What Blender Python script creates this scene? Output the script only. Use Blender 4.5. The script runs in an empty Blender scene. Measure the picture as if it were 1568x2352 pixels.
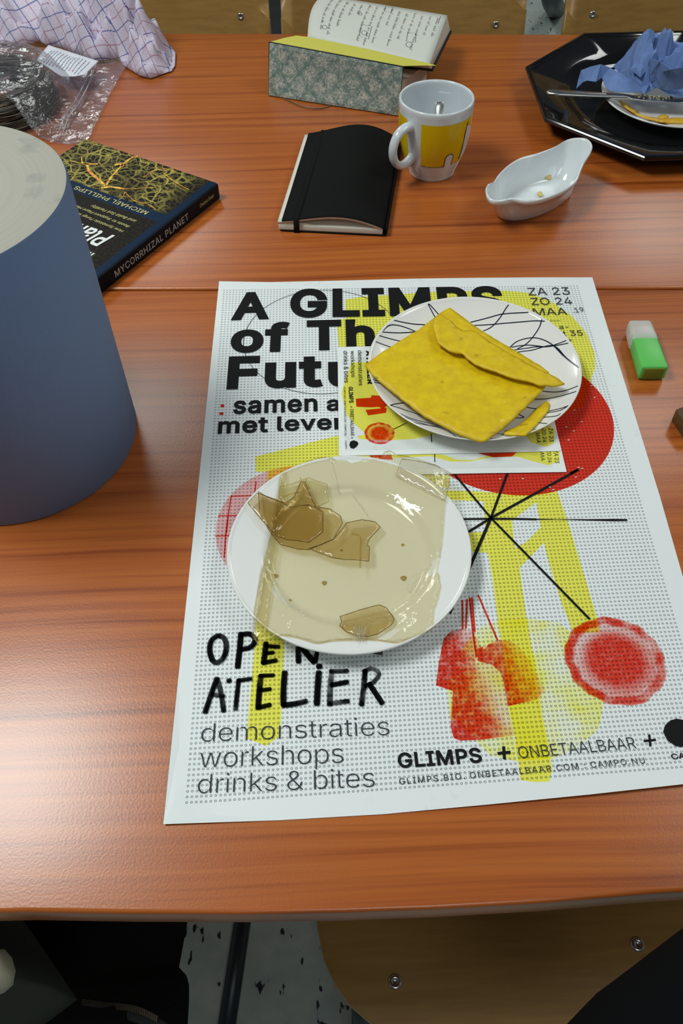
import bpy, bmesh, math, random, os
from math import radians, sin, cos, pi, sqrt, atan2, hypot, floor, exp
from mathutils import Vector, Matrix, noise
from mathutils.geometry import delaunay_2d_cdt

# ------------------------------------------------------------------ camera
FPX = 1943.5
CAM = Vector((0.1196, -0.2148, 0.6079))
_a = Vector((-.6716, .0007, -.0352))
_R = Matrix.Rotation(_a.length, 3, _a.normalized()) @ Matrix(((1, 0, 0), (0, -1, 0), (0, 0, -1)))
scn = bpy.context.scene
cd = bpy.data.cameras.new('camera'); cam = bpy.data.objects.new('camera', cd)
scn.collection.objects.link(cam); scn.camera = cam
cd.sensor_fit = 'HORIZONTAL'; cd.sensor_width = 36.0; cd.lens = FPX / 1568 * 36
cd.clip_start = .02; cd.clip_end = 40
_m = Matrix((_R[0], -_R[1], -_R[2])).transposed().to_4x4(); _m.translation = CAM
cam.matrix_world = _m

def at(u, v, z=0.0):
    """point on the horizontal plane z seen at photo pixel u,v (used to measure the place)"""
    d = _R.transposed() @ Vector(((u - 784) / FPX, (v - 1176) / FPX, 1))
    return CAM + d * ((z - CAM.z) / d.z)

# ------------------------------------------------------------------ world, lamps, exposure
scn.view_settings.view_transform = 'Standard'; scn.view_settings.look = 'None'
scn.view_settings.exposure = -0.6; scn.view_settings.gamma = 1.0
scn.view_settings.use_curve_mapping = False
scn.cycles.transparent_max_bounces = 24
w = bpy.data.worlds.new('world'); scn.world = w; w.use_nodes = True
w.node_tree.nodes['Background'].inputs[0].default_value = (.72, .86, 1.0, 1)
w.node_tree.nodes['Background'].inputs[1].default_value = .085

def ceiling_lamp(x, y, z, sx, sy, power, col=(.95, 1.0, .97), rz=0):
    l = bpy.data.lights.new('ceiling_lamp', 'AREA'); l.shape = 'RECTANGLE'; l.size = sx; l.size_y = sy
    l.energy = power; l.color = col
    o = bpy.data.objects.new('ceiling_lamp', l); scn.collection.objects.link(o)
    o.location = (x, y, z); o.rotation_euler = (0, 0, rz)
    return o
ceiling_lamp(-.95, .42, 1.95, .60, .80, 56)
ceiling_lamp(-.90, 3.0, 1.95, .60, 1.0, 24)
ceiling_lamp(1.85, 2.85, 1.95, .60, 1.0, 21)
ceiling_lamp(1.70, .35, 1.95, .70, 1.0, 22)
ceiling_lamp(.35, -1.55, 1.95, .80, 1.0, 15)

# ------------------------------------------------------------------ helpers
MATS = {}
def mat(name, col=(.5, .5, .5), rough=.5, **k):
    if name in MATS: return MATS[name]
    m = bpy.data.materials.new(name); m.use_nodes = True
    b = m.node_tree.nodes['Principled BSDF']
    b.inputs['Base Color'].default_value = (*col, 1); b.inputs['Roughness'].default_value = rough
    for key, v in k.items():
        b.inputs[key.replace('_', ' ')].default_value = v
    m.diffuse_color = (*col, 1)
    MATS[name] = m
    return m
def srgb(r, g, b):
    f = lambda c: (c / 255 / 12.92) if c / 255 <= .04045 else ((c / 255 + .055) / 1.055) ** 2.4
    return (f(r), f(g), f(b))
class NT:
    def __init__(s, m): s.t = m.node_tree; s.n = s.t.nodes; s.l = s.t.links; s.b = s.n.get('Principled BSDF')
    def add(s, ty, **k):
        n = s.n.new(ty)
        for a, v in k.items():
            if a.startswith('i_'):
                key = a[2:]; key = int(key) if key.isdigit() else key.replace('_', ' ')
                if isinstance(v, bpy.types.NodeSocket): s.l.new(v, n.inputs[key])
                else: n.inputs[key].default_value = v
            else: setattr(n, a, v)
        return n
    def math(s, op, a, b=None, c=None, clamp=False):
        n = s.n.new('ShaderNodeMath'); n.operation = op; n.use_clamp = clamp
        for i, v in enumerate((a, b, c)):
            if v is None: continue
            if isinstance(v, (int, float)): n.inputs[i].default_value = v
            else: s.l.new(v, n.inputs[i])
        return n.outputs[0]
    def mix(s, f, a, b):
        n = s.n.new('ShaderNodeMix'); n.data_type = 'RGBA'
        for i, v in ((0, f), (6, a), (7, b)):
            if isinstance(v, bpy.types.NodeSocket): s.l.new(v, n.inputs[i])
            elif isinstance(v, (tuple, list)): n.inputs[i].default_value = (*v[:3], 1)
            else: n.inputs[i].default_value = v
        return n.outputs[2]
    def ramp(s, f, stops):
        n = s.n.new('ShaderNodeValToRGB'); e = n.color_ramp.elements
        while len(e) < len(stops): e.new(.5)
        for i, (p, c) in enumerate(stops):
            e[i].position = p; e[i].color = (*c, 1) if len(c) == 3 else c
        s.l.new(f, n.inputs[0]); return n.outputs[0]
    def coords(s, kind='Object', scale=(1, 1, 1), rot=(0, 0, 0), loc=(0, 0, 0)):
        t = s.n.new('ShaderNodeTexCoord'); m = s.n.new('ShaderNodeMapping')
        m.inputs['Scale'].default_value = scale; m.inputs['Rotation'].default_value = rot; m.inputs['Location'].default_value = loc
        s.l.new(t.outputs[kind], m.inputs[0]); return m.outputs[0]
    def noise(s, vec, scale, detail=2, rough=.5, dist=0):
        return s.add('ShaderNodeTexNoise', i_Vector=vec, i_Scale=scale, i_Detail=detail, i_Roughness=rough, i_Distortion=dist).outputs[0]
    def bump(s, h, strength, dist=.001):
        n = s.add('ShaderNodeBump', i_Height=h, i_Strength=strength, i_Distance=dist)
        s.l.new(n.outputs[0], s.b.inputs['Normal'])

def link(name, me, m=None, parent=None, smooth=False):
    o = bpy.data.objects.new(name, me); scn.collection.objects.link(o)
    if m is not None and not me.materials: me.materials.append(m)
    if parent is not None: o.parent = parent
    if smooth:
        for p in me.polygons: p.use_smooth = True
    return o
def tag(o, label, cat, group=None, kind=None):
    o['label'] = label; o['category'] = cat
    if group: o['group'] = group
    if kind: o['kind'] = kind
    return o
def thing(name, label, cat, loc=(0, 0, 0), group=None):
    o = bpy.data.objects.new(name, None); scn.collection.objects.link(o); o.location = loc
    o.empty_display_size = .02
    return tag(o, label, cat, group)
def par(o, t):
    """parent keeping world place (things sit at their base, parts are modelled in world metres)"""
    o.parent = t; o.matrix_parent_inverse = Matrix.Translation(-Vector(t.location)); return o
def bmobj(name, bm, m, parent=None, smooth=False):
    me = bpy.data.meshes.new(name); bmesh.ops.recalc_face_normals(bm, faces=bm.faces[:]); bm.to_mesh(me); bm.free()
    o = link(name, me, m, None, smooth)
    if parent is not None: par(o, parent)
    return o
def pyobj(name, vs, fs, m, parent=None, smooth=False, recalc=True):
    me = bpy.data.meshes.new(name); me.from_pydata([tuple(v) for v in vs], [], fs); me.validate()
    if recalc:
        bm = bmesh.new(); bm.from_mesh(me); bmesh.ops.recalc_face_normals(bm, faces=bm.faces[:]); bm.to_mesh(me); bm.free()
    o = link(name, me, m, None, smooth)
    if parent is not None: par(o, parent)
    return o
def bevel(o, w_=.002, seg=3, ang=30):
    b = o.modifiers.new('bevel', 'BEVEL'); b.width = w_; b.segments = seg; b.limit_method = 'ANGLE'; b.angle_limit = radians(ang)
    for p in o.data.polygons: p.use_smooth = True
    return o
def solid(o, t, off=-1):
    s = o.modifiers.new('solid', 'SOLIDIFY'); s.thickness = t; s.offset = off; return o
def prism(name, pts, z0, z1, m, parent=None, bev=0, smooth=False):
    n = len(pts)
    vs = [(p[0], p[1], z0) for p in pts] + [(p[0], p[1], z1) for p in pts]
    fs = [list(range(n))[::-1], list(range(n, 2 * n))] + [[i, (i + 1) % n, n + (i + 1) % n, n + i] for i in range(n)]
    o = pyobj(name, vs, fs, m, parent)
    if bev: bevel(o, bev)
    return o
def lathe(name, prof, c, m, parent=None, n=96, a0=0, a1=2 * pi):
    full = abs(a1 - a0 - 2 * pi) < 1e-6
    k = n if full else n + 1
    vs = []; fs = []
    for i in range(k):
        a = a0 + (a1 - a0) * i / n
        for r, z in prof: vs.append((c[0] + r * cos(a), c[1] + r * sin(a), c[2] + z))
    L = len(prof)
    for i in range(n):
        for j in range(L - 1):
            a_ = i * L + j; b_ = ((i + 1) % k) * L + j
            fs.append([a_, b_, b_ + 1, a_ + 1])
    me = bpy.data.meshes.new(name); me.from_pydata(vs, [], fs)
    bm = bmesh.new(); bm.from_mesh(me); bmesh.ops.remove_doubles(bm, verts=bm.verts[:], dist=1e-6)
    return bmobj(name, bm, m, parent, True)
def smoothprof(p, it=2):
    for _ in range(it):
        q = [p[0]]
        for a, b in zip(p, p[1:]):
            q += [(a[0] * .75 + b[0] * .25, a[1] * .75 + b[1] * .25), (a[0] * .25 + b[0] * .75, a[1] * .25 + b[1] * .75)]
        p = q + [p[-1]]
    return p
def catmull(pts, n=8, closed=False):
    P = [Vector(p) for p in pts]; out = []; N = len(P)
    rng = range(N) if closed else range(N - 1)
    for i in rng:
        p0 = P[(i - 1) % N] if (closed or i > 0) else P[0]
        p1 = P[i]; p2 = P[(i + 1) % N]
        p3 = P[(i + 2) % N] if (closed or i + 2 < N) else P[-1]
        for k in range(n):
            t = k / n
            out.append(.5 * ((2 * p1) + (-p0 + p2) * t + (2 * p0 - 5 * p1 + 4 * p2 - p3) * t * t + (-p0 + 3 * p1 - 3 * p2 + p3) * t ** 3))
    if not closed: out.append(P[-1])
    return out
def tube_bm(bm, pts, r, n=10, cap=True, flat=1.0):
    P = [Vector(p) for p in pts]; rings = []
    up = Vector((0, 0, 1)); s = None
    for i, p in enumerate(P):
        d = (P[min(i + 1, len(P) - 1)] - P[max(i - 1, 0)]).normalized()
        if s is None:
            s = d.cross(up)
            if s.length < 1e-3: s = d.cross(Vector((0, 1, 0)))
        else: s = s - d * s.dot(d)
        s.normalize(); t = s.cross(d).normalized()
        rr = r[i] if isinstance(r, (list, tuple)) else r
        rings.append([bm.verts.new(p + s * cos(2 * pi * k / n) * rr + t * sin(2 * pi * k / n) * rr * flat) for k in range(n)])
    for a, b in zip(rings, rings[1:]):
        for k in range(n): bm.faces.new((a[k], a[(k + 1) % n], b[(k + 1) % n], b[k]))
    if cap:
        bm.faces.new(rings[0][::-1]); bm.faces.new(rings[-1])
def tube(name, pts, r, m, parent=None, n=10, flat=1.0):
    bm = bmesh.new(); tube_bm(bm, pts, r, n, True, flat); return bmobj(name, bm, m, parent, True)

def cutgrid(bm, cell):
    xs = [v.co.x for v in bm.verts]; ys = [v.co.y for v in bm.verts]
    for ax, lo, hi in ((0, min(xs), max(xs)), (1, min(ys), max(ys))):
        k = math.ceil(lo / cell) * cell
        while k < hi:
            if k - lo > 1e-5 and hi - k > 1e-5:
                co = Vector((0, 0, 0)); co[ax] = k; no = Vector((0, 0, 0)); no[ax] = 1
                bmesh.ops.bisect_plane(bm, geom=bm.verts[:] + bm.edges[:] + bm.faces[:], plane_co=co, plane_no=no, dist=1e-6)
            k += cell
def polymesh(pts, cell=0):
    bm = bmesh.new(); bm.faces.new([bm.verts.new((p[0], p[1], 0)) for p in pts])
    bmesh.ops.triangulate(bm, faces=bm.faces[:])
    if cell: cutgrid(bm, cell)
    return bm
def edgedist(x, y, poly):
    best = 9
    n = len(poly)
    for i in range(n):
        ax, ay = poly[i][0], poly[i][1]; bx, by = poly[(i + 1) % n][0], poly[(i + 1) % n][1]
        dx, dy = bx - ax, by - ay; L = dx * dx + dy * dy or 1e-12
        t = max(0, min(1, ((x - ax) * dx + (y - ay) * dy) / L))
        best = min(best, hypot(x - ax - t * dx, y - ay - t * dy))
    return best
def sstep(a, b, x):
    t = max(0, min(1, (x - a) / (b - a))); return t * t * (3 - 2 * t)
def drape(name, poly, zf, cell, m, parent=None, thick=0, off=-1, smooth=True, jag=0, seed=0):
    """a sheet with the outline poly (world xy), following the height function"""
    if jag:
        q = []
        n = len(poly)
        for i in range(n):
            a = Vector(poly[i][:2]); b = Vector(poly[(i + 1) % n][:2]); k = max(1, int((b - a).length / (jag * 3)))
            nn = Vector((-(b - a).y, (b - a).x)).normalized()
            for j in range(k):
                p = a.lerp(b, j / k)
                q.append(p + nn * noise.noise(Vector((p.x * 160, p.y * 160, seed))) * jag)
        poly = q
    P2 = [Vector((p[0], p[1])) for p in poly]
    bm = bmesh.new()
    xs = [p.x for p in P2]; ys = [p.y for p in P2]
    inner = []
    y = min(ys) + cell * .5; row = 0
    while y < max(ys):
        x = min(xs) + cell * (.5 if row % 2 else 0)
        while x < max(xs):
            if inpoly(x, y, P2) and edgedist(x, y, P2) > cell * .45: inner.append(Vector((x, y)))
            x += cell
        y += cell * .87; row += 1
    n = len(P2)
    r = delaunay_2d_cdt(P2 + inner, [(i, (i + 1) % n) for i in range(n)], [], 1, 1e-7)
    vs = [bm.verts.new((v.x, v.y, zf(v.x, v.y))) for v in r[0]]
    for f in r[2]:
        try: bm.faces.new([vs[i] for i in f])
        except ValueError: pass
    bmesh.ops.delete(bm, geom=[v for v in bm.verts if not v.link_faces], context='VERTS')
    me = bpy.data.meshes.new(name)
    for f in bm.faces:
        f.normal_update()
        if f.normal.z < 0: f.normal_flip()
    bm.to_mesh(me); bm.free()
    o = link(name, me, m, None, smooth)
    if parent is not None: par(o, parent)
    if thick: solid(o, thick, off)
    return o
def inpoly(x, y, P):
    c = False; j = len(P) - 1
    for i in range(len(P)):
        if (P[i][1] > y) != (P[j][1] > y) and x < (P[j][0] - P[i][0]) * (y - P[i][1]) / (P[j][1] - P[i][1]) + P[i][0]: c = not c
        j = i
    return c
def strip2d(pts, wd):
    """ribbon outline quads along a 2-D polyline -> verts, faces"""
    P = [Vector((p[0], p[1])) for p in pts]; vs = []; fs = []
    for i, p in enumerate(P):
        d = P[min(i + 1, len(P) - 1)] - P[max(i - 1, 0)]
        d = d.normalized() if d.length > 0 else Vector((1, 0)); nn = Vector((-d.y, d.x))
        ww = wd[i] if isinstance(wd, (list, tuple)) else wd
        vs += [p + nn * ww / 2, p - nn * ww / 2]
    for i in range(len(P) - 1): fs.append([2 * i, 2 * i + 1, 2 * i + 3, 2 * i + 2])
    return vs, fs
class Layer:
    """collects flat printed shapes, then lays them on a surface"""
    def __init__(s): s.v = []; s.f = []; s.cuts = [0]; s.join = False
    def add(s, vs, fs):
        b = len(s.v); s.v += [(v[0], v[1]) for v in vs]; s.f += [[b + i for i in f] for f in fs]
        if not s.join: s.cuts.append(len(s.f))
    def line(s, pts, wd): s.add(*strip2d(pts, wd))
    def poly(s, pts, cell=.02):
        bm = polymesh(pts, cell); bm.verts.index_update()
        s.add([v.co for v in bm.verts], [[v.index for v in f.verts] for f in bm.faces]); bm.free()
    def disc(s, c, r, n=24): s.poly([(c[0] + r * cos(2 * pi * k / n), c[1] + r * sin(2 * pi * k / n)) for k in range(n)], .02)
    def build(s, name, zf, m, parent, label=None, stuff=False):
        """every printed word or shape becomes a part of its own"""
        cuts = [0, len(s.f)] if (stuff or s.join) else s.cuts
        for a, b in zip(cuts, cuts[1:]):
            used = sorted({i for f in s.f[a:b] for i in f}); ix = {k: q for q, k in enumerate(used)}
            o = pyobj(name, [(*s.v[k], zf(*s.v[k])) for k in used], [[ix[i] for i in f] for f in s.f[a:b]], m, parent, recalc=False)
            for p in o.data.polygons:
                if p.normal.z < 0: p.flip()
            if label: o['label'] = label
            if stuff: o['kind'] = 'stuff'
        return o
try:
    FONT = bpy.data.fonts.load(os.path.join(bpy.utils.resource_path('LOCAL'), 'datafiles', 'fonts', 'Inter.woff2'))
except Exception:
    FONT = None
def nonzero_fill(loops):
    """triangles of the area with non-zero winding inside the closed loops (fonts overlap their strokes)"""
    pts = []; ed = []; box = []
    for lp in loops:
        b = len(pts); n = len(lp); pts += [Vector((p[0], p[1])) for p in lp]; ed += [(b + i, b + (i + 1) % n) for i in range(n)]
        box.append((min(p[0] for p in lp), max(p[0] for p in lp), min(p[1] for p in lp), max(p[1] for p in lp)))
    r = delaunay_2d_cdt(pts, ed, [], 0, 1e-6)
    V = r[0]; out = []
    for f in r[2]:
        x = sum(V[i].x for i in f) / 3; y = sum(V[i].y for i in f) / 3; w_ = 0
        for lp, bb in zip(loops, box):
            if not (bb[0] <= x <= bb[1] and bb[2] <= y <= bb[3]): continue
            a = lp[-1]
            for b in lp:
                if (a[1] <= y) != (b[1] <= y):
                    xx = a[0] + (y - a[1]) * (b[0] - a[0]) / (b[1] - a[1])
                    if xx > x: w_ += 1 if b[1] > a[1] else -1
                a = b
        if w_ != 0:
            A, B, C_ = V[f[0]], V[f[1]], V[f[2]]
            if (B - A).cross(C_ - A) < 0: f = f[::-1]
            out.append(list(f))
    return V, out
GCACHE = {}
def glyph_one(ch, bold, shear):
    """one letter: verts, faces, in em units"""
    k = (ch, bold, shear)
    if k in GCACHE: return GCACHE[k]
    c = bpy.data.curves.new('t', 'FONT'); c.body = ch; c.shear = shear; c.resolution_u = 4; c.fill_mode = 'NONE'
    if FONT: c.font = FONT
    o = bpy.data.objects.new('t', c); scn.collection.objects.link(o)
    me = bpy.data.meshes.new_from_object(o.evaluated_get(bpy.context.evaluated_depsgraph_get()))
    vs = [v.co.copy() for v in me.vertices]; es = [tuple(e.vertices) for e in me.edges]
    bpy.data.objects.remove(o); bpy.data.curves.remove(c); bpy.data.meshes.remove(me)
    comp = list(range(len(vs)))
    def root(i):
        while comp[i] != i: i = comp[i]
        return i
    for a, b in es: comp[root(a)] = root(b)
    loops = {}
    for i in range(len(vs)): loops.setdefault(root(i), []).append((vs[i].x, vs[i].y))
    V, F = nonzero_fill([l for l in loops.values() if len(l) > 2])
    if bold:
        cnt = {}
        for f in F:
            for a, b in zip(f, f[1:] + f[:1]): cnt[(a, b)] = 1
        nxt = {a: b for (a, b) in cnt if (b, a) not in cnt}
        L2 = []
        while nxt:
            a, b = nxt.popitem(); lp = [a]
            while b != a and b in nxt: lp.append(b); b = nxt.pop(b)
            P = [V[i] for i in lp]; P = [p for q, p in enumerate(P) if (p - P[q - 1]).length > 1e-4]
            if len(P) < 3: continue
            out = []
            for q in range(len(P)):
                d0 = (P[q] - P[q - 1]).normalized(); d1 = (P[(q + 1) % len(P)] - P[q]).normalized()
                n0 = Vector((d0.y, -d0.x)); n1 = Vector((d1.y, -d1.x)); m_ = n0 + n1
                if m_.length < .2: m_ = n0
                m_.normalize(); out.append(tuple(P[q] + m_ * bold / max(.45, m_.dot(n0))))
            L2.append(out)
        V, F = nonzero_fill(L2)
    GCACHE[k] = ([Vector((v.x, v.y, 0)) for v in V], F)
    return GCACHE[k]
def advances(txt, shear, sp):
    """left offset of each letter, measured from the font itself"""
    def width(t_):
        c = bpy.data.curves.new('t', 'FONT'); c.body = t_; c.space_character = 1
        if FONT: c.font = FONT
        o = bpy.data.objects.new('t', c); scn.collection.objects.link(o)
        me = bpy.data.meshes.new_from_object(o.evaluated_get(bpy.context.evaluated_depsgraph_get()))
        w_ = max(v.co.x for v in me.vertices)
        bpy.data.objects.remove(o); bpy.data.curves.remove(c); bpy.data.meshes.remove(me); return w_
    k = '|'; base = width(k); out = []
    for i in range(len(txt)): out.append((width(txt[:i] + k) - base) if i else 0)
    return out
def glyphs(txt, bold=0, shear=0, spacing=1.0):
    vs = []; fs = []; adv = advances(txt, shear, spacing); ex = bold * 1.3 + (spacing - 1) * .55
    for i, ch in enumerate(txt):
        if ch == ' ': continue
        V, F = glyph_one(ch, bold, shear); b = len(vs)
        vs += [Vector((v.x + adv[i] + ex * i, v.y, 0)) for v in V]; fs += [[b + q for q in f] for f in F]
    return vs, fs
def text2d(layer, txt, bl, br, top, bold=0, shear=0, spacing=1.0):
    """lay text with its ink from bl to br on the baseline, its tallest letter reaching the line through top (world xy)"""
    vs, fs = glyphs(txt, bold, shear, spacing)
    x0 = min(v.x for v in vs); x1 = max(v.x for v in vs); y1 = max(v.y for v in vs) + bold
    vs = [Vector((v.x, v.y + bold, 0)) for v in vs]
    bl, br, top = Vector(bl[:2]), Vector(br[:2]), Vector(top[:2])
    e = br - bl; L = e.length; e.normalize(); nn = Vector((-e.y, e.x)); h = (top - bl).dot(nn)
    layer.add([bl + e * (v.x - x0) / (x1 - x0) * L + nn * v.y / y1 * h for v in vs], fs)

def ink(name, col, dens=None, nscale=0, lo=.0, hi=1.0):
    """printing ink: a clear film that filters the paper below; density from the 'dens' attribute, mottled"""
    if name in MATS: return MATS[name]
    m = bpy.data.materials.new(name); m.use_nodes = True; t = NT(m); t.n.remove(t.b)
    out = t.n['Material Output']
    c = tuple(sqrt(x) for x in col)
    tr = t.add('ShaderNodeBsdfTransparent')
    f = None
    if dens:
        f = t.add('ShaderNodeAttribute', attribute_name='dens').outputs['Fac']
    if nscale:
        nz = t.noise(t.coords('Object'), nscale, 4, .65)
        nz = t.add('ShaderNodeMapRange', i_Value=nz, i_1=.38, i_2=.62, i_3=lo, i_4=hi).outputs[0]
        f = t.math('MULTIPLY', f, nz, clamp=True) if f is not None else nz
    t.l.new(t.mix(f if f is not None else 1.0, (1, 1, 1), c), tr.inputs[0])
    t.l.new(tr.outputs[0], out.inputs[0]); m.diffuse_color = (*col, 1)
    MATS[name] = m; return m

# crop-frame measures -> photo pixels
def C4(x, y): return (480 + x * .33163, 620 + y * .33163)
def C5(x, y): return (820 + x * .38265, 620 + y * .38265)
def C6(x, y): return (480 + x * .40816, 1020 + y * .40816)
def C7(x, y): return (960 + x * .38776, 1080 + y * .38776)
def C8(x, y): return (360 + x * .38265, 1420 + y * .38265)
def CB(x, y): return (880 + x * .43878, 1600 + y * .43878)
def CT(x, y): return (1068 + x * .31888, y * .31888)
def CK(x, y): return (120 + x * .2551, 300 + y * .2551)
def CQ(x, y): return (x * .26786, y * .26786)
def CN(x, y): return (600 + x * .29337, y * .29337)

# ------------------------------------------------------------------ materials
def wood_table():
    m = mat('cherry_laminate', (.3, .07, .02), .29); m.node_tree.nodes['Principled BSDF'].inputs['Specular IOR Level'].default_value = .6; t = NT(m)
    v = t.coords('Object', (1.0, 22, 1))
    v2 = t.add('ShaderNodeVectorMath', operation='ADD', i_0=v).outputs[0]
    warp = t.noise(t.coords('Object', (2.2, 2.2, 2)), 1.0, 2)
    sep = t.add('ShaderNodeSeparateXYZ', i_0=t.coords('Object')).outputs
    yy = t.math('ADD', sep[1], t.math('MULTIPLY', warp, .016))
    comb = t.add('ShaderNodeCombineXYZ', i_0=t.math('MULTIPLY', sep[0], .8), i_1=t.math('MULTIPLY', yy, 62)).outputs[0]
    g1 = t.noise(comb, 1.6, 3, .55)
    comb2 = t.add('ShaderNodeCombineXYZ', i_0=t.math('MULTIPLY', sep[0], 5), i_1=t.math('MULTIPLY', yy, 300)).outputs[0]
    g2 = t.noise(comb2, 1.0, 3, .6)
    big = t.noise(t.coords('Object', (.7, 3, 1)), 1.5, 2)
    c1 = t.ramp(g1, [(.30, srgb(122, 54, 18)), (.41, srgb(162, 82, 30)), (.62, srgb(178, 98, 38))])
    c2 = t.mix(t.math('MULTIPLY', t.math('SUBTRACT', g2, .48, clamp=True), 1.6, clamp=True), c1, srgb(112, 50, 20))
    c3 = t.mix(t.math('MULTIPLY', big, .22), c2, srgb(190, 104, 46))
    t.l.new(c3, t.b.inputs['Base Color'])
    peel = t.noise(t.coords('Object'), 520, 2, .5)
    t.bump(peel, .11, .0006)
    return m
M_TABLE = wood_table()
def plywood(name, ca, cb):
    m = mat(name, ca, .38); t = NT(m)
    g = t.noise(t.coords('Object', (6, 60, 60)), 2.2, 4, .6)
    t.l.new(t.ramp(g, [(.3, ca), (.7, cb)]), t.b.inputs['Base Color']); return m
M_PLY = plywood('beech_plywood', srgb(148, 112, 58), srgb(166, 128, 70))
M_METAL = mat('dark_metal', srgb(52, 58, 62), .4, Metallic=.6)
M_STEEL = mat('bright_steel', (.62, .62, .6), .25, Metallic=1.0)
M_CERAM = mat('white_ceramic', (.80, .81, .79), .12, Coat_Weight=.4)
M_CERAM2 = mat('cream_ceramic', (.80, .79, .75), .14, Coat_Weight=.4)
M_BLACKG = mat('black_glass', (.006, .006, .007), .06)
M_BLACKINK = mat('black_ink', (.006, .007, .007), .6, Specular_IOR_Level=.15)
M_GREYINK = mat('dark_grey_ink', (.04, .045, .05), .6, Specular_IOR_Level=.15)

def poster_paper(name, origin, ang, sx, sy, x0, x1, y0, y1, ro, colr=(.77, .82, .82), inkc=(.09, .10, .10), fit=False):
    m = mat(name, colr, .42); t = NT(m)
    v = t.coords('Object')
    rv = t.add('ShaderNodeVectorRotate', i_Vector=v, i_Center=(origin[0], origin[1], 0), i_Angle=-ang, rotation_type='Z_AXIS').outputs[0]
    s = t.add('ShaderNodeSeparateXYZ', i_0=rv).outputs
    X = t.math('SUBTRACT', s[0], origin[0]); Y = t.math('SUBTRACT', s[1], origin[1])
    if fit:
        X, Y = t.math('DIVIDE', X, t.math('MULTIPLY_ADD', Y, .09, 1.0)), t.math('DIVIDE', t.math('SUBTRACT', Y, t.math('MULTIPLY', X, .025)), t.math('MULTIPLY_ADD', X, -.105, 1.0))
    fx = t.math('MULTIPLY', t.math('SUBTRACT', t.math('FRACT', t.math('DIVIDE', X, sx)), .5), sx)
    fy = t.math('MULTIPLY', t.math('SUBTRACT', t.math('FRACT', t.math('DIVIDE', Y, sy)), .5), sy)
    d = t.math('SQRT', t.math('ADD', t.math('MULTIPLY', fx, fx), t.math('MULTIPLY', fy, fy)))
    ring = t.math('LESS_THAN', t.math('ABSOLUTE', t.math('SUBTRACT', d, ro * .8)), ro * .27)
    reg = t.math('MULTIPLY', t.math('MULTIPLY', t.math('GREATER_THAN', X, x0), t.math('LESS_THAN', X, x1)),
                 t.math('MULTIPLY', t.math('GREATER_THAN', Y, y0), t.math('LESS_THAN', Y, y1)))
    k = t.math('MULTIPLY', ring, reg)
    # grey scuffs along the border of the sheet
    n1 = t.noise(v, 60, 6, .75, .5); n2 = t.noise(v, 9, 2)
    sc = t.math('MULTIPLY', t.math('MULTIPLY', t.math('SUBTRACT', n1, .57, clamp=True), 5, clamp=True),
                t.math('MULTIPLY', t.math('SUBTRACT', n2, .52, clamp=True), 5, clamp=True))
    base = t.mix(t.math('MULTIPLY', sc, .8), colr, (.30, .33, .36))
    t.l.new(t.mix(t.math('MULTIPLY', k, .9), base, inkc), t.b.inputs['Base Color'])
    return m

# ================================================================== SETTING
def lino():
    m = mat('speckled_linoleum', (.2, .22, .21), .4); t = NT(m)
    v = t.coords('Object')
    n = t.noise(v, 22, 4, .6)
    a = t.noise(t.coords('Object', (70, 30, 1), (0, 0, .15)), 1.0, 2, .5)
    fl = t.math('MULTIPLY', t.math('SUBTRACT', a, .655, clamp=True), 30, clamp=True)
    b = t.ramp(n, [(.3, srgb(158, 172, 170)), (.7, srgb(186, 194, 186))])
    t.l.new(t.mix(fl, b, srgb(24, 34, 44)), t.b.inputs['Base Color']); return m
FZ = -.75
fl = prism('floor', [(-4, -3), (4, -3), (4, 6), (-4, 6)], FZ - .05, FZ, lino()); fl['kind'] = 'structure'
wm = mat('white_wall_paint', (.7, .7, .66), .8)
for nm, pts in (('wall_back', [(-4, 6), (4, 6), (4, 6.1), (-4, 6.1)]), ('wall_left', [(-4.1, -3), (-4, -3), (-4, 6.1), (-4.1, 6.1)]),
                ('wall_right', [(4, -3), (4.1, -3), (4.1, 6.1), (4, 6.1)])):
    o = prism(nm, pts, FZ, 2.0, wm); o['kind'] = 'structure'

# ------------------------------------------------------------------ tables
TZ = .026
def table(name, pts, label, legs, gap=0):
    c = (sum(p[0] for p in pts) / len(pts), sum(p[1] for p in pts) / len(pts))
    T = thing(name, label, 'table', (c[0], c[1], FZ), 'cherry wood tables pushed together')
    top = prism('tabletop', pts, -TZ, 0, M_TABLE, T); bevel(top, .003, 3)
    for q in legs:
        tube('leg', [(q[0], q[1], FZ + .001), (q[0], q[1], -TZ - .041)], .02, M_METAL, T, 14)
    (ax, ay), (bx, by), (cx_, cy_), (dx, dy) = legs
    bm = bmesh.new()
    for p, q in (((ax, ay), (bx, by)), ((bx, by), (cx_, cy_)), ((cx_, cy_), (dx, dy)), ((dx, dy), (ax, ay))):
        tube_bm(bm, [(p[0], p[1], -TZ - .021), (q[0], q[1], -TZ - .021)], .02, 8)
    bmobj('under_frame', bm, M_METAL, T, True)
    return T
n1, n2 = at(-60, 2099), at(1640, 2052)
j1, j2 = at(-300, 666), at(1900, 661)
jd = (j2 - j1).normalized()
f1, f2 = at(-300, 74), at(1900, 80)
def onl(a, b, x): return a.y + (b.y - a.y) * (x - a.x) / (b.x - a.x)
XL, XR = -.62, .98
nearpts = [(XL, onl(n1, n2, XL) )]
for px, py in ((60, 2094), (300, 2098), (560, 2099), (784, 2095), (1000, 2087), (1250, 2073), (1500, 2052)):
    p = at(px, py); nearpts.append((p.x, p.y))
nearpts += [(XR, nearpts[-1][1] + .012), (XR, onl(j1, j2, XR) - .0016), (XL, onl(j1, j2, XL) - .0016)]
nearpts[0] = (XL, nearpts[1][1] + .006)
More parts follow.
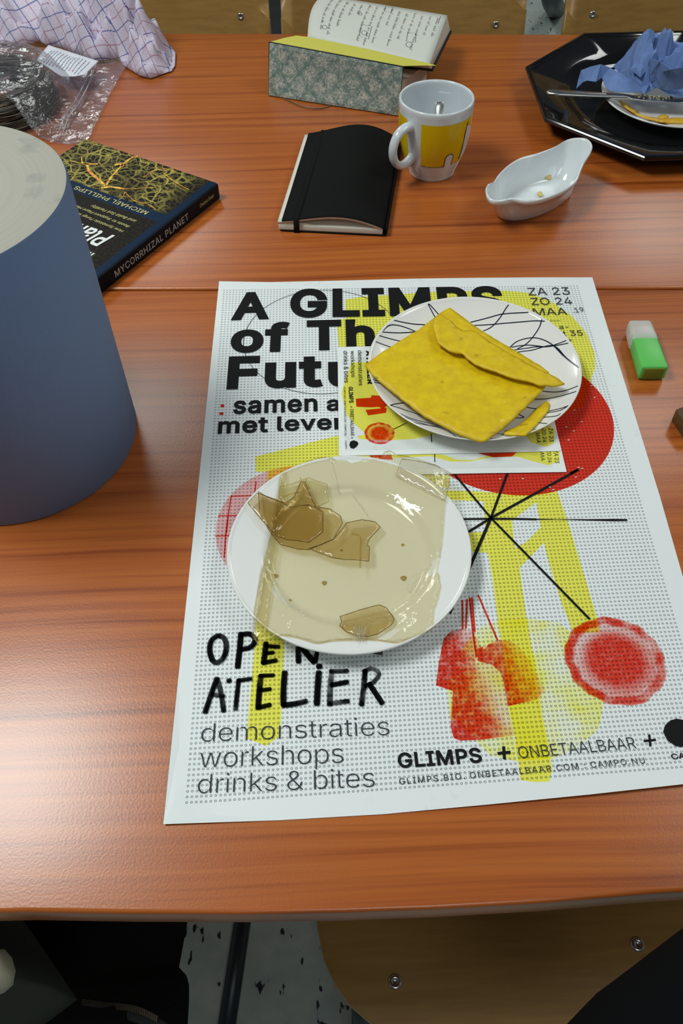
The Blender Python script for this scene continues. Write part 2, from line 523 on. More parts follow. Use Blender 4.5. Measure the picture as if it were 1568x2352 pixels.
table('cherry_table', nearpts, 'cherry wood laminate table nearest the camera, under the big poster',
      [(XL + .08, .02), (XR - .08, .02), (XR - .08, .50), (XL + .08, .56)])
farpts = [(XL, onl(j1, j2, XL) + .0016), (XR, onl(j1, j2, XR) + .0016), (XR, onl(f1, f2, XR)), (XL, onl(f1, f2, XL))]
table('cherry_table', farpts, 'cherry wood laminate table behind, carrying the mug and the black tray',
      [(XL + .08, .72), (XR - .08, .66), (XR - .08, .90), (XL + .08, .92)])
# brown seam trim at the joint is the dark gap between the two tops

# ------------------------------------------------------------------ poster
pTL, pTR, pBL, pBR = at(503, 646), at(1360, 637), at(376, 1895), at(1692, 1796)
PANG = atan2(pBR.y - pBL.y, pBR.x - pBL.x)
def poster_z(x, y):
    # the sheet lies flat and lifts a little along its lower right edge
    a = sstep(.07, -.01, y) * sstep(.14, .40, x) * .0042
    b = sstep(.03, -.012, x) * sstep(.06, -.01, y) * .002
    return .0007 + a + b
def PP(px, n=0):
    p = at(*px, .0007); return (p.x, p.y)
M_POST = poster_paper('poster_paper', (pBL.x, pBL.y), PANG - .028, .00343, .0041, .0135, .404, .0135, .616, .00088, fit=True)
def edge(pxs): return [PP(p) for p in pxs]
border = edge([(376, 1895), (640, 1884), (880, 1870), (1120, 1849), (1350, 1828), (1568, 1805), (1700, 1790),
               (1636, 1560), (1568, 1325), (1515, 1140), (1437, 887), (1395, 752), (1360, 637),
               (1250, 637), (1100, 638), (950, 640), (760, 645), (620, 648), (503, 646), (474, 930), (443, 1235), (409, 1560)])
poster = thing('exhibition_poster', 'large printed poster with black lettering, yellow and red shapes, flat on the near table', 'poster', (.2, .3, 0))
drape('paper_sheet', border, poster_z, .012, M_POST, poster, .00025, -1, False)
def zl(k): return lambda x, y: poster_z(x, y) + .00008 * k

Y_INK = ink('yellow_ink', (1.0, .92, .13)); Y_SOFT = ink('pale_yellow_ink', (1.0, .94, .16), None, 26, .2, .9)
R_INK = ink('red_ink', (.80, .05, .03)); R_PALE = ink('pale_red_ink', (.95, .48, .48), None, 40, .8, 1.0)
R_DENS = ink('graded_red_ink', (.82, .05, .03), 'dens', 330, .82, 1.12); R_LAMP = ink('rough_red_ink', (.82, .05, .03), 'dens', 190, .62, 1.3)
INKB = ink('brushed_black_ink', srgb(40, 44, 50), 'dens', 70, .80, 1.3)

yl = Layer()
yl.poly(edge([(793, 688), (830, 682), (1000, 670), (1150, 667), (1210, 672), (1262, 690), (1312, 725), (1346, 765), (1365, 810), (1366, 845), (1358, 868), (1340, 930), (1200, 1000), (1000, 960), (900, 900), (785, 860), (778, 797), (773, 734), (793, 733)]))
yl.poly(edge([(586, 1049), (773, 1001), (800, 1000), (1040, 960), (1030, 1120), (672, 1112), (662, 1300), (652, 1477), (648, 1600), (643, 1690), (611, 1713), (566, 1696), (576, 1580), (586, 1474), (600, 1280), (615, 1083), (587, 1084)]))
def c7(l): return edge([C7(*p) for p in l])
leg1 = [C7(*p) for p in [(385, 128), (545, 140), (555, 300), (575, 470), (600, 575), (640, 870), (690, 1150), (720, 1380)]] + \
       [CB(820, 30), CB(850, 200), CB(882, 390), CB(865, 450), CB(790, 452), CB(715, 440), CB(705, 340), CB(690, 210), CB(655, 50)] + \
       [C7(*p) for p in [(545, 1390), (490, 1000), (470, 880), (440, 640), (410, 480), (395, 300)]]
yl.join = True; yl.poly(edge(leg1))
yl.poly(c7([(135, 118), (385, 128), (388, 185), (180, 175)]))
yl.poly(c7([(290, 370), (398, 365), (411, 490), (300, 480)]))
yl.poly(c7([(545, 140), (825, 128), (700, 188), (555, 300)]))
yl.poly(c7([(825, 128), (900, 350), (1000, 680), (1060, 880), (1075, 960), (920, 965), (850, 790), (760, 500), (725, 330), (700, 188)]))
yl.poly(c7([(575, 462), (640, 425), (727, 338), (745, 430), (608, 570), (600, 575)]))
yl.join = False; yl.cuts.append(len(yl.f)); yl.build('yellow_print', zl(1), Y_INK, poster)
sl = Layer()
sl.poly(edge([C7(*p) for p in [(340, 950), (400, 915), (480, 890), (650, 878), (830, 900), (910, 965), (890, 1080), (940, 1230), (1105, 1350), (1080, 1460)]] +
             [CB(1160, 30), CB(1120, 180), CB(1000, 280), CB(880, 330), CB(690, 340), CB(560, 310), CB(480, 230), CB(380, 120)] +
             [C7(*p) for p in [(190, 1480), (170, 1300), (230, 1100)]]))
sl.build('pale_yellow_print', zl(2), Y_SOFT, poster)
# red disc
def fitc(pxs, z=.0007):
    P = [at(*p, z) for p in pxs]; n = len(P)
    # least squares circle
    import itertools
    sx = sum(p.x for p in P) / n; sy = sum(p.y for p in P) / n
    Suu = Suv = Svv = Su3 = Sv3 = 0
    for p in P:
        u, v = p.x - sx, p.y - sy
        Suu += u * u; Suv += u * v; Svv += v * v; Su3 += u * (u * u + v * v); Sv3 += v * (u * u + v * v)
    D = Suu * Svv - Suv * Suv
    uc = (Su3 * Svv - Sv3 * Suv) / 2 / D; vc = (Sv3 * Suu - Su3 * Suv) / 2 / D
    return (sx + uc, sy + vc), sqrt(uc * uc + vc * vc + (Suu + Svv) / n)
rc, rr = fitc([(1345, 868), (1395, 930), (1408, 975), (1395, 1040), (1330, 1105), (1220, 1142), (1100, 1125), (1035, 1090)])
rl = Layer(); rl.disc(rc, rr, 90)
for a, b in (((80, 932), (105, 952)), ((72, 987), (100, 1005))):
    rl.poly(edge([C4(a[0], a[1]), C4(b[0], a[1]), C4(b[0], b[1]), C4(a[0], b[1])]))
rl.build('red_print', zl(3), R_INK, poster)
gc, gr = fitc([C6(*p) for p in [(65, 380), (40, 470), (35, 560), (60, 640), (120, 700), (125, 290), (200, 215), (260, 180)]])
gl = Layer(); gl.disc(gc, gr, 60); gl.build('pale_red_globe_print', zl(4), R_PALE, poster)
g2 = Layer()
for l in ([(120, 295), (275, 290)], [(50, 405), (240, 400)], [(35, 518), (160, 515)], [(265, 210), (255, 290)], [(125, 290), (108, 400), (92, 520), (85, 640)], [(108, 400), (98, 500)]):
    g2.line(edge([C6(*p) for p in l]), .0011)
for l in ([(262, 770), (262, 860), (263, 945)], [(305, 755), (322, 950), (345, 1110)], [(355, 740), (410, 870), (470, 1010)], [(290, 765), (282, 940)], [(318, 755), (335, 960)]):
    g2.line(c7(l), .0016)
g2.build('red_line_print', zl(5), R_INK, poster)

def dens_poly(name, pts, cell, df, k, m):
    bm = polymesh(pts, cell); lay = bm.verts.layers.float.new('dens')
    for v in bm.verts:
        v[lay] = df(v.co.x, v.co.y); v.co.z = zl(k)(v.co.x, v.co.y)
    for f in bm.faces:
        f.normal_update()
        if f.normal.z < 0: f.normal_flip()
    me = bpy.data.meshes.new(name); bm.to_mesh(me); bm.free()
    return par(link(name, me, m), poster)
def gradx(pa, pb, lo=1.0, hi=.15):
    a, b = Vector(PP(C7(*pa))), Vector(PP(C7(*pb))); d = b - a; L = d.length_squared
    def f(x, y):
        t = (Vector((x, y)) - a).dot(d) / L
        t += .12 * noise.noise(Vector((x * 60, y * 60, 3)))
        return lo + (hi - lo) * sstep(0, 1, t)
    return f
S1 = [(105, 1275), (120, 1150), (150, 1000), (190, 957), (250, 940), (310, 950), (350, 1000), (375, 1050), (345, 1062), (340, 1140), (300, 1150), (240, 1180), (213, 1210), (205, 1308)]
S2 = [(345, 1062), (385, 1045), (385, 1062), (420, 1030), (480, 1005), (550, 1015), (600, 1050), (660, 1130), (720, 1240), (752, 1305), (700, 1360), (530, 1398), (505, 1250), (485, 1200), (440, 1155), (380, 1138), (355, 1134)]
S3 = [C7(*p) for p in [(240, 1180), (300, 1150), (380, 1138), (440, 1157), (483, 1200), (503, 1250), (530, 1390), (563, 1547)]] + \
     [CB(690, 205), CB(600, 215), CB(500, 228), CB(400, 231), CB(368, 218), CB(352, 160), CB(357, 0)] + [C7(*p) for p in [(197, 1500), (205, 1308), (213, 1210)]]
dens_poly('red_lamp_print', c7(S1), .004, gradx((190, 1100), (360, 1050), 1, .35), 6, R_LAMP)
dens_poly('red_lamp_print', c7(S2), .004, gradx((430, 1240), (690, 1150), 1, .15), 6, R_LAMP)
dens_poly('red_lamp_print', edge(S3), .004, gradx((270, 1350), (470, 1290), 1, .13), 6, R_LAMP)
# the round seal
sc_, sr_ = fitc([C7(*p) for p in [(875, 1130), (1120, 870), (1450, 1200), (1200, 1388), (930, 970), (1380, 960), (960, 1320), (1380, 1340)]])
def seal(c, r, name, k, parent=None, zf=None, m=R_DENS):
    vs = []; fs = []; ds = []; NR, NA = 26, 96
    for i in range(NR + 1):
        for j in range(NA):
            a = 2 * pi * j / NA; q = i / NR
            rim = 1 + .012 * sin(9 * a) + .012 * sin(16 * a + 1) + .02 * noise.noise(Vector((cos(a) * 2, sin(a) * 2, 7)))
            rad = r * q * (rim if q > .8 else 1)
            x, y = c[0] + rad * cos(a), c[1] + rad * sin(a)
            nz = noise.noise(Vector((cos(a) * 3 + 5, sin(a) * 3, q * 4)))
            if q < .77:
                d = 1.08 - sstep(.42, .76, q) * (.66 - .16 * cos(a + .8))
                if .12 < q < .17: d -= .2
            elif q < .81: d = .45 + .6 * nz
            else: d = .95 + .7 * nz - .22 * max(0, cos(a - .2))
            ds.append(max(.05, min(1, d)) * (1 if q < .985 else .6)); vs.append((x, y, zf(x, y)))
    for i in range(NR):
        for j in range(NA): fs.append([i * NA + j, i * NA + (j + 1) % NA, (i + 1) * NA + (j + 1) % NA, (i + 1) * NA + j])
    me = bpy.data.meshes.new(name); me.from_pydata(vs, [], fs)
    at_ = me.attributes.new('dens', 'FLOAT', 'POINT'); at_.data.foreach_set('value', ds)
    return par(link(name, me, m), parent)
seal(sc_, sr_, 'red_seal_print', 7, poster, zl(7))
fl_ = Layer()   # pale flecks in the red disc
for u, v in ((1358, 887), (1365, 914), (1318, 943), (1335, 970), (1300, 982), (1317, 991), (1305, 1012), (1328, 1075), (1336, 1077), (1322, 1097), (1148, 1101), (1262, 1120), (1270, 1126), (1200, 1101)):
    q = PP((u, v)); fl_.line([(q[0] - .0012, q[1] - .0002), (q[0], q[1] + .0003), (q[0] + .0012, q[1])], [.0003, .0012, .0003])
fl_.build('pale_fleck_print', zl(8), mat('paper_white_fleck', (.75, .72, .7), .6), poster, stuff=True)

bl_ = Layer()
c0 = C7(430, 285)
for l, wd in (([(205, 15), (430, 285)], .0022), ([(150, -60), (205, 15)], .002), ([(530, 15), (430, 285)], .0022), ([(545, -30), (530, 15)], .002), ([(945, 0), (430, 285)], .0025),
              ([(1015, 885), (430, 285)], .0022), ([(430, 285), (300, 590), (185, 850)], .0028), ([(430, 285), (285, 375), (180, 440)], .0024), ([(430, 290), (240, 292), (150, 292)], .002),
              ([(430, 290), (560, 290), (700, 293)], .0021), ([(700, 293), (820, 294), (900, 294), (1000, 296), (1150, 297), (1237, 297)], [.0012, .0005, .0008, .0014, .0025, .002])):
    bl_.line(c7(l), wd)
p_ = edge([C7(900, 22), (1328, 1079)]); bl_.line(p_, .0026)
for (cx_, cy_), r_, wd in (((1156.5, 1730.5), 15, .0022), ((1490, 1703), 14, .0017)):
    bl_.line(edge([(cx_ - r_, cy_ + 1.5), (cx_ + r_, cy_ - 1.5)]), wd); bl_.line(edge([(cx_ - 1, cy_ - r_), (cx_ + 1, cy_ + r_)]), wd)
bl_.poly(edge([(1521, 1683), (1526, 1667), (1538, 1656), (1552, 1652), (1570, 1655), (1584, 1664), (1592, 1680), (1588, 1700), (1575, 1712), (1563, 1719), (1548, 1716), (1530, 1703)]))
bl_.build('black_line_print', zl(9), M_BLACKINK, poster)
tc, tr_ = fitc([C4(*p) for p in [(240, 500), (250, 590), (385, 270), (330, 710), (520, 825), (700, 858), (790, 860), (830, 140), (1265, 330), (980, 155), (600, 170)]])
tl = Layer(); tl.line([(tc[0] + tr_ * cos(2 * pi * k / 120), tc[1] + tr_ * sin(2 * pi * k / 120)) for k in range(121)], .0006)
tl.line(edge([(1262, 737), (1286, 737.5)]), .0005)
tl.build('thin_ring_print', zl(9), M_GREYINK, poster)

def T(layer, txt, bl, br, top, bold=0, shear=0, spacing=1, fr=None):
    f = fr or (lambda x, y: (x, y)); text2d(layer, txt, PP(f(*bl)), PP(f(*br)), PP(f(*top)), bold, shear, spacing)
L = Layer()
T(L, 'A', (150, 352), (415, 343), (270, 158), .036, fr=C4)
T(L, 'GLIMPS', (665, 730.5), (1162, 723), (720, 664), .036)
T(L, 'of', (143, 576), (552, 568), (500, 363), .036, fr=C4)
T(L, 'Th', (675, 562), (1152, 551), (720, 352), .036, fr=C4)
T(L, 'Fut', (120, 830), (787, 812), (200, 602), .036, fr=C4)
T(L, 'u', (825, 812), (1030, 808), (900, 640), .036, fr=C4)
L.build('title_lettering', zl(10), M_BLACKINK, poster)
L = Layer()
T(L, 'samen', (165, 1001), (751, 982), (210, 908), .023, fr=C4)
T(L, 'a', (815, 980), (905, 977), (860, 900), .023, fr=C4)
T(L, 'met', (60, 1138), (408, 1126), (380, 1025), .023, fr=C4)
T(L, 'leven', (470, 1120), (960, 1104), (480, 1018), .023, fr=C4)
T(L, 'GLIMPS', (80, 377), (518, 348), (250, 285), .023, fr=CB)
T(L, 'CAMPO', (1505, 338), (1700, 318), (1530, 305), .012, fr=CB)
L.build('subtitle_lettering', zl(10), M_BLACKINK, poster)
L = Layer()
T(L, 'ZA 23', (1030, 155), (1278, 150), (1060, 110), 0, fr=C5); T(L, 'ZO 24', (1048, 213), (1292, 209), (1080, 170), 0, fr=C5)
T(L, 'MAA', (1060, 275), (1262, 271), (1100, 233), 0, fr=C5); T(L, '.19', (1297, 260), (1363, 254), (1320, 229), 0, fr=C5)
T(L, 'a-', (1215, 358), (1270, 356), (1230, 338), 0, fr=C5); T(L, 't 35', (1238, 400), (1356, 396), (1245, 368), 0, fr=C5); T(L, '+', (1268, 435), (1290, 434), (1275, 415), 0, fr=C5)
T(L, 'demonstraties', (265, 742), (1397, 701), (345, 630), -.012, fr=C8)
T(L, 'workshops', (257, 897), (1120, 868), (565, 771), -.012, fr=C8)
T(L, 'drinks & bites', (245, 1053), (1308, 1012), (325, 935), -.012, fr=C8)
T(L, 'ONBETAALBAAR', (712, 328), (1322, 277), (740, 262), -.006, fr=CB)
T(L, 'GLIMPS.BIO. ONBETAALBAAR.COM : CAMPO.NU', (85, 462), (1365, 357), (110, 427), .0, spacing=1.15, fr=CB)
L.build('thin_lettering', zl(10), M_GREYINK, poster)

# brushed hand lettering, OPEN ATELIER
strokes = [
 ([(370, 105), (330, 135), (318, 195), (335, 255), (365, 268), (400, 240), (418, 180), (405, 125), (370, 105)], 34, 1),
 ([(505, 92), (497, 190), (485, 298)], 36, 1), ([(505, 100), (560, 98), (590, 130), (565, 175), (505, 190)], 34, 1),
 ([(655, 150), (648, 215), (640, 275)], 34, .9), ([(650, 170), (735, 175)], 26, .8), ([(645, 215), (700, 208)], 26, .85), ([(635, 272), (718, 255)], 30, 1),
 ([(848, 180), (850, 268)], 34, .85), ([(850, 150), (900, 215), (945, 268)], 38, 1), ([(955, 150), (962, 200), (950, 268)], 28, 1), ([(1300, 205), (1350, 215)], 26, .9),
 ([(362, 362), (330, 450), (290, 570)], 32, 1), ([(362, 362), (385, 450), (402, 562)], 30, .75), ([(335, 462), (405, 470)], 26, .8),
 ([(432, 372), (436, 384)], 32, 1), ([(488, 378), (568, 366)], 26, 1), ([(492, 370), (482, 460), (472, 552)], 28, .85),
 ([(625, 345), (615, 440), (608, 545)], 34, 1), ([(620, 348), (702, 345)], 26, 1), ([(615, 436), (683, 428)], 26, .95), ([(606, 540), (682, 522)], 28, 1),
 ([(768, 325), (760, 430), (760, 525)], 36, .95), ([(755, 526), (830, 516), (898, 500)], 34, 1),
 ([(972, 285), (976, 300)], 38, 1), ([(972, 325), (965, 420), (960, 520)], 38, 1),
 ([(1050, 315), (1040, 420), (1038, 525)], 34, .7), ([(1040, 322), (1145, 320)], 30, .9), ([(1045, 404), (1145, 385)], 32, .9), ([(1038, 515), (1150, 500)], 30, .75),
 ([(1250, 315), (1240, 420), (1228, 525)], 32, .85), ([(1240, 325), (1290, 305), (1332, 335), (1300, 385), (1250, 412)], 28, .7), ([(1272, 395), (1310, 450), (1352, 515)], 34, 1)]
INKB2 = ink('brush_ink', srgb(14, 16, 18), 'dens', 55, .88, 1.5)
counts = (1, 2, 4, 3, 1, 3, 1, 2, 4, 2, 2, 4, 3); k0_ = 0
for cnt_ in counts:
    vs = []; fs = []; ds = []
    for pts, wd, dn in strokes[k0_:k0_ + cnt_]:
        Q = catmull([(*PP(C8(*p)), 0) for p in pts], 8)
        n = len(Q); scale = .000132
        W_ = [wd * scale * (1 + .10 * noise.noise(Vector((i * .5, wd, dn)))) for i in range(n)]
        d0 = (Q[0] - Q[1]).normalized() * wd * scale * .25; d1 = (Q[-1] - Q[-2]).normalized() * wd * scale * .25
        Q = [Q[0] + d0] + Q + [Q[-1] + d1]; W_ = [W_[0] * .55] + W_ + [W_[-1] * .55]
        v_, f_ = strip2d(Q, W_); b = len(vs)
        vs += [(p[0], p[1], poster_z(p[0], p[1]) + .0009 + .00004 * (pts[0][0] % 7)) for p in v_]; fs += [[b + i for i in f] for f in f_]
        ds += [dn * (1 if 0 < i // 2 < len(Q) - 1 else .75) for i in range(len(v_))]
    k0_ += cnt_
    me = bpy.data.meshes.new('brushed_letter'); me.from_pydata(vs, [], fs)
    a_ = me.attributes.new('dens', 'FLOAT', 'POINT'); a_.data.foreach_set('value', ds)
    par(link('brushed_letter', me, INKB2), poster)

# ------------------------------------------------------------------ flyers
FZ1, FZ2 = .0030, .0022
def flyer(pxBL, pxTL, pxBR, z, label, lay):
    BL, TL, BR = at(*pxBL, z), at(*pxTL, z), at(*pxBR, z)
    TR = TL + BR - BL
    t_ = thing('flyer', label, 'flyer', (BL.x, BL.y, z), 'two small flyers under the patterned plate')
    m = poster_paper('flyer_paper_%d' % (z * 10000), (BL.x, BL.y), atan2(BR.y - BL.y, BR.x - BL.x), .0013, .0013, .006, .203, .006, .142, .00033, (.80, .84, .83), (.28, .32, .32))
    drape('paper_sheet', [BL, BR, TR, TL], lambda x, y: z, .05, m, t_, .0003, -1, False)
    return t_
def c4z(l, z): return [at(*C4(*p), z)[:2] for p in l]
def c5z(l, z): return [at(*C5(*p), z)[:2] for p in l]
fly2 = flyer((780, 1092), (776, 845), (1301, 1084), FZ2, 'small white flyer, the lower of two, its bottom edge showing beside the red disc', 0)
fly1 = flyer((778, 1047), (775, 797), (1286, 1036), FZ1, 'small flyer, the upper of two, with a red seal print left of the patterned plate', 1)
zz = lambda k: (lambda x, y: FZ1 + .0001 * k)
l = Layer(); l.poly(c4z([(985, 640), (1080, 640), (1200, 640), (1500, 800), (1600, 1000), (1560, 1140), (1420, 1170), (1250, 1180), (1040, 1172), (1025, 1150), (1090, 1140), (1000, 1060), (950, 1000), (915, 850)], FZ1))
l.poly(c5z([(1010, 990), (1150, 930), (1185, 960), (1180, 1040), (1130, 1062), (1040, 1035)], FZ1)); l.build('yellow_print', zz(1), Y_INK, fly1)
l = Layer(); l.poly(c4z([(1015, 893), (1120, 885), (1125, 868), (1180, 872), (1240, 930), (1205, 965), (1175, 950), (1120, 952), (1020, 948)], FZ1)); l.poly(c4z([(1083, 970), (1230, 955), (1225, 990), (1100, 1008)], FZ1))
l.build('red_print', zz(2), R_INK, fly1)
c_, r_ = fitc([C4(*p) for p in [(1078, 1130), (1282, 1135), (1180, 1055), (1180, 1210)]], FZ1)
seal(c_, r_, 'red_seal_print', 0, fly1, zz(3))
l = Layer()
def TZf(txt, bl, br, top, fr, z, bold=0):
    text2d(l, txt, at(*fr(*bl), z), at(*fr(*br), z), at(*fr(*top), z), bold)
TZf('drinks & bites', (930, 563), (937, 783), (962, 600), C4, FZ1); TZf('workshops', (980, 563), (985, 745), (1008, 600), C4, FZ1)
TZf('demonstraties', (1030, 560), (1036, 803), (1060, 600), C4, FZ1); TZf('ATELIER', (1085, 560), (1097, 795), (1122, 600), C4, FZ1, .04)
TZf('GLIMPS', (965, 812), (970, 922), (996, 830), C4, FZ1, .02); TZf('+ ONBETAALBAAR +', (975, 945), (980, 1170), (1000, 960), C4, FZ1)
TZf('GLIMPS.BIO. ONBETAALBAAR.COM : CAMPO.NU', (932, 812), (938, 1150), (945, 830), C4, FZ1); TZf('CAMPO', (940, 1185), (942, 1240), (952, 1190), C4, FZ1)
l.poly(c4z([(970, 1215), (978, 1190), (1000, 1182), (1025, 1190), (1034, 1205), (1022, 1225), (1000, 1240), (980, 1235)], FZ1))
l.line(c4z([(1275, 1105), (1370, 1060)], FZ1), .0007); l.line(c5z([(443, 985), (447, 1036)], FZ1), .0009)
TZf('ZA 23', (1148, 950), (1156, 1032), (1172, 955), C5, FZ1); TZf('ZO 24', (1108, 955), (1114, 1035), (1132, 960), C5, FZ1); TZf('MAA', (1070, 980), (1078, 1040), (1096, 985), C5, FZ1)
l.build('lettering', zz(5), M_BLACKINK, fly1)
zz2 = lambda k: (lambda x, y: FZ2 + .0001 * k)
l = Layer(); l.poly(c5z([(-40, 1112), (100, 1100), (300, 1112), (420, 1100), (520, 1110), (600, 1140), (690, 1142), (800, 1112), (930, 1095), (1215, 1085), (1212, 1150), (1150, 1172), (1060, 1150), (960, 1120), (800, 1125), (680, 1150), (560, 1150), (440, 1118), (300, 1125), (100, 1132), (-40, 1130)], FZ2)); l.build('yellow_print', zz2(1), Y_INK, fly2)
l = Layer(); l.poly(c5z([(65, 1110), (200, 1104), (215, 1140), (100, 1135)], FZ2)); l.poly(c5z([(710, 1098), (960, 1092), (930, 1120), (820, 1125)], FZ2)); l.build('red_print', zz2(2), R_INK, fly2)
l = Layer()
TZf('ZA 23', (1178, 1084), (1188, 1160), (1204, 1090), C5, FZ2); TZf('ZO 24', (1138, 1084), (1146, 1156), (1162, 1090), C5, FZ2); TZf('MAA', (1096, 1084), (1103, 1145), (1120, 1090), C5, FZ2)
l.line(c5z([(464, 1100), (466, 1153)], FZ2), .0009)
l.build('lettering', zz2(3), M_GREYINK, fly2)

# ------------------------------------------------------------------ plates
WP = Vector((.1328, .2135, .0012))
def wprof(r):   # upper surface of the white plate
    if r < .064: return .0065
    if r < .078: return .0065 + .0075 * sstep(.064, .078, r)
    return .014 + (r - .078) / .0265 * .006
wp = thing('white_plate', 'plain white wide-rimmed plate in the middle of the poster, under clear amber sheets', 'plate', WP)
pr = [(.0001, .0028), (.05, .0028), (.056, .0), (.060, .0), (.062, .0035), (.078, .0095), (.1025, .0172), (.1045, .0188), (.1046, .0202), (.1036, .0212)]
up = [(r / 1000, wprof(r / 1000)) for r in range(102, 0, -2)] + [(.0001, .0065)]
lathe('plate_body', pr + up, WP, M_CERAM, wp, 128)

PL = Vector((.2693, .4385, .0040)); PR = .1085
def pprof(r):
    if r < .072: return .0060
    return .006 + .0135 * ((r - .072) / (PR - .072)) ** 1.35
pp = thing('patterned_plate', 'white plate with thin navy curved lines, on the two flyers under the yellow sheet', 'plate', PL)
lathe('plate_body', [(.0001, .0025), (.055, .0025), (.058, 0), (.063, 0), (.066, .003), (.09, .010), (PR - .001, .0178), (PR, .0192), (PR - .0008, .0202), (PR - .003, pprof(PR - .003))] +
      [(r / 1000, pprof(r / 1000)) for r in range(104, 0, -2)] + [(.0001, .006)], PL, M_CERAM2, pp, 128)
def onplate(u, v):
    z = PL.z + .015
    for _ in range(12):
        p = at(u, v, z); r = hypot(p.x - PL.x, p.y - PL.y); z = PL.z + pprof(min(r, PR - .0025))
    if r > PR - .0025:
        p.x = PL.x + (p.x - PL.x) * (PR - .0025) / r; p.y = PL.y + (p.y - PL.y) * (PR - .0025) / r
    return p.x, p.y
navy = mat('navy_glaze', srgb(18, 30, 48), .15)
l = Layer()
for q in [[(215, 300), (330, 325), (400, 330), (560, 335), (760, 332), (900, 320), (1045, 308), (1145, 298)], [(410, 185), (440, 235), (470, 290)], [(415, 185), (450, 225), (490, 270)],
          [(148, 362), (190, 335), (240, 333), (300, 350), (352, 372)], [(145, 372), (250, 379), (352, 372)], [(122, 392), (190, 412), (265, 430)], [(105, 430), (160, 450), (210, 467)],
          [(920, 190), (890, 235), (855, 290), (810, 340), (755, 368)], [(680, 315), (780, 290), (880, 265), (1045, 240)], [(1120, 288), (1090, 350), (1040, 420), (1000, 455), (960, 475)],
          [(910, 472), (960, 430), (1030, 410), (1100, 415), (1170, 450), (1230, 510), (1290, 560), (1342, 588)], [(925, 465), (1020, 452), (1140, 462), (1200, 445), (1280, 418)],
          [(940, 482), (1050, 465), (1140, 462), (1282, 437)], [(955, 495), (1050, 482), (1150, 455), (1200, 470), (1250, 525), (1310, 572), (1342, 588)],
          [(1110, 728), (1200, 733), (1270, 718), (1340, 700)], [(1050, 775), (1150, 772), (1250, 750), (1335, 735)], [(1005, 820), (1080, 835)], [(1140, 858), (1210, 846), (1280, 826)], [(1150, 848), (1220, 832), (1282, 822)],
          [(940, 890), (1000, 886), (965, 865)], [(1110, 885), (1190, 878), (1240, 872)], [(1085, 918), (1155, 936)], [(820, 980), (950, 987), (1090, 970)],
          [(88, 660), (130, 672), (165, 692)], [(90, 676), (165, 690), (215, 722)], [(195, 815), (235, 804), (305, 795)], [(195, 815), (260, 832), (400, 880), (510, 935), (590, 1000), (608, 1022)],
          [(245, 870), (350, 900), (500, 935), (560, 945)], [(270, 892), (400, 925), (560, 960), (700, 992), (780, 1010), (825, 1034)], [(330, 925), (420, 932), (520, 940)]]:
    Q = catmull([(*onplate(*C5(*p)), 0) for p in q], 7); l.line(Q, .0011)
l.build('line_pattern', lambda x, y: PL.z + pprof(min(PR - .0025, hypot(x - PL.x, y - PL.y))) + .0004, navy, pp)

# yellow fruit-leather sheet
def yellow_mat():
    m = mat('mango_leather', srgb(214, 176, 20), .5, Subsurface_Weight=.12, Subsurface_Scale=.003); t = NT(m)
    m.node_tree.nodes['Principled BSDF'].inputs['Subsurface Radius'].default_value = (1, .6, .1)
    v = t.coords('Object')
    n = t.noise(v, 90, 4, .6); c = t.ramp(n, [(.35, srgb(212, 176, 0)), (.65, srgb(226, 196, 4))])
    sp = t.noise(v, 75, 1, .4); k = t.math('MULTIPLY', t.math('SUBTRACT', sp, .70, clamp=True), 9, clamp=True)
    c = t.mix(t.math('MULTIPLY', k, .55), c, srgb(120, 96, 12))
    v2 = t.coords('Object', loc=(3, 1, 0)); sp2 = t.noise(v2, 130, 1, .4); k2 = t.math('MULTIPLY', t.math('SUBTRACT', sp2, .69, clamp=True), 9, clamp=True)
    c = t.mix(t.math('MULTIPLY', k2, .5), c, srgb(236, 214, 80))
    t.l.new(c, t.b.inputs['Base Color']); t.bump(t.noise(v, 260, 3), .12, .0006); return m
YM = yellow_mat()
SZ = PL.z + .0235
def sheet_z(x, y):
    r = hypot(x - PL.x, y - PL.y)
    return SZ - .0045 * sstep(.09, 0, r) + .0007 * noise.noise(Vector((x * 30, y * 30, 1))) - .002 * sstep(.11, .14, r)
ysheet = thing('yellow_fruit_sheet', 'square yellow speckled food sheet with a folded torn flap, on the patterned plate', 'food sheet', (PL.x, PL.y, SZ - .006))
ms = [C5(*p) for p in [(48, 565), (150, 492), (250, 430), (360, 362), (455, 292), (500, 255), (556, 224), (640, 283), (750, 355), (930, 462), (1100, 570), (1150, 610), (1130, 697), (1000, 830), (872, 950), (845, 968), (768, 1022), (735, 1025), (620, 985), (500, 925), (400, 872), (300, 795), (180, 700), (90, 625)]]
drape('sheet', [at(*p, SZ)[:2] for p in ms], sheet_z, .005, YM, ysheet, .0028, -1, True, .0006, 2)
fa = at(*C5(556, 224), SZ); fb = at(*C5(1240, 668), SZ); fd = (fb - fa).normalized(); fn = Vector((-fd.y, fd.x, 0))
if (at(*C5(300, 600), SZ) - fa).dot(fn) < 0: fn = -fn
def flap_z(x, y):
    d = (Vector((x, y, 0)) - Vector((fa.x, fa.y, 0))).dot(fn)
    return sheet_z(x, y) + .0038 + .0045 * sstep(.0, .045, d) + .0006 * noise.noise(Vector((x * 90, y * 90, 4)))
fp = [C5(*p) for p in [(500, 262), (462, 300), (458, 340), (470, 390), (483, 432), (515, 455), (548, 475), (590, 487), (632, 488), (665, 520), (705, 548), (770, 578), (832, 600), (890, 628), (960, 650), (1050, 670), (1095, 690), (1130, 685), (1180, 690), (1215, 680), (1248, 670), (1222, 652), (1180, 625), (1100, 585), (1000, 525), (900, 472), (820, 420), (750, 375), (720, 350), (690, 345), (640, 350), (600, 335), (570, 300), (530, 280)]]
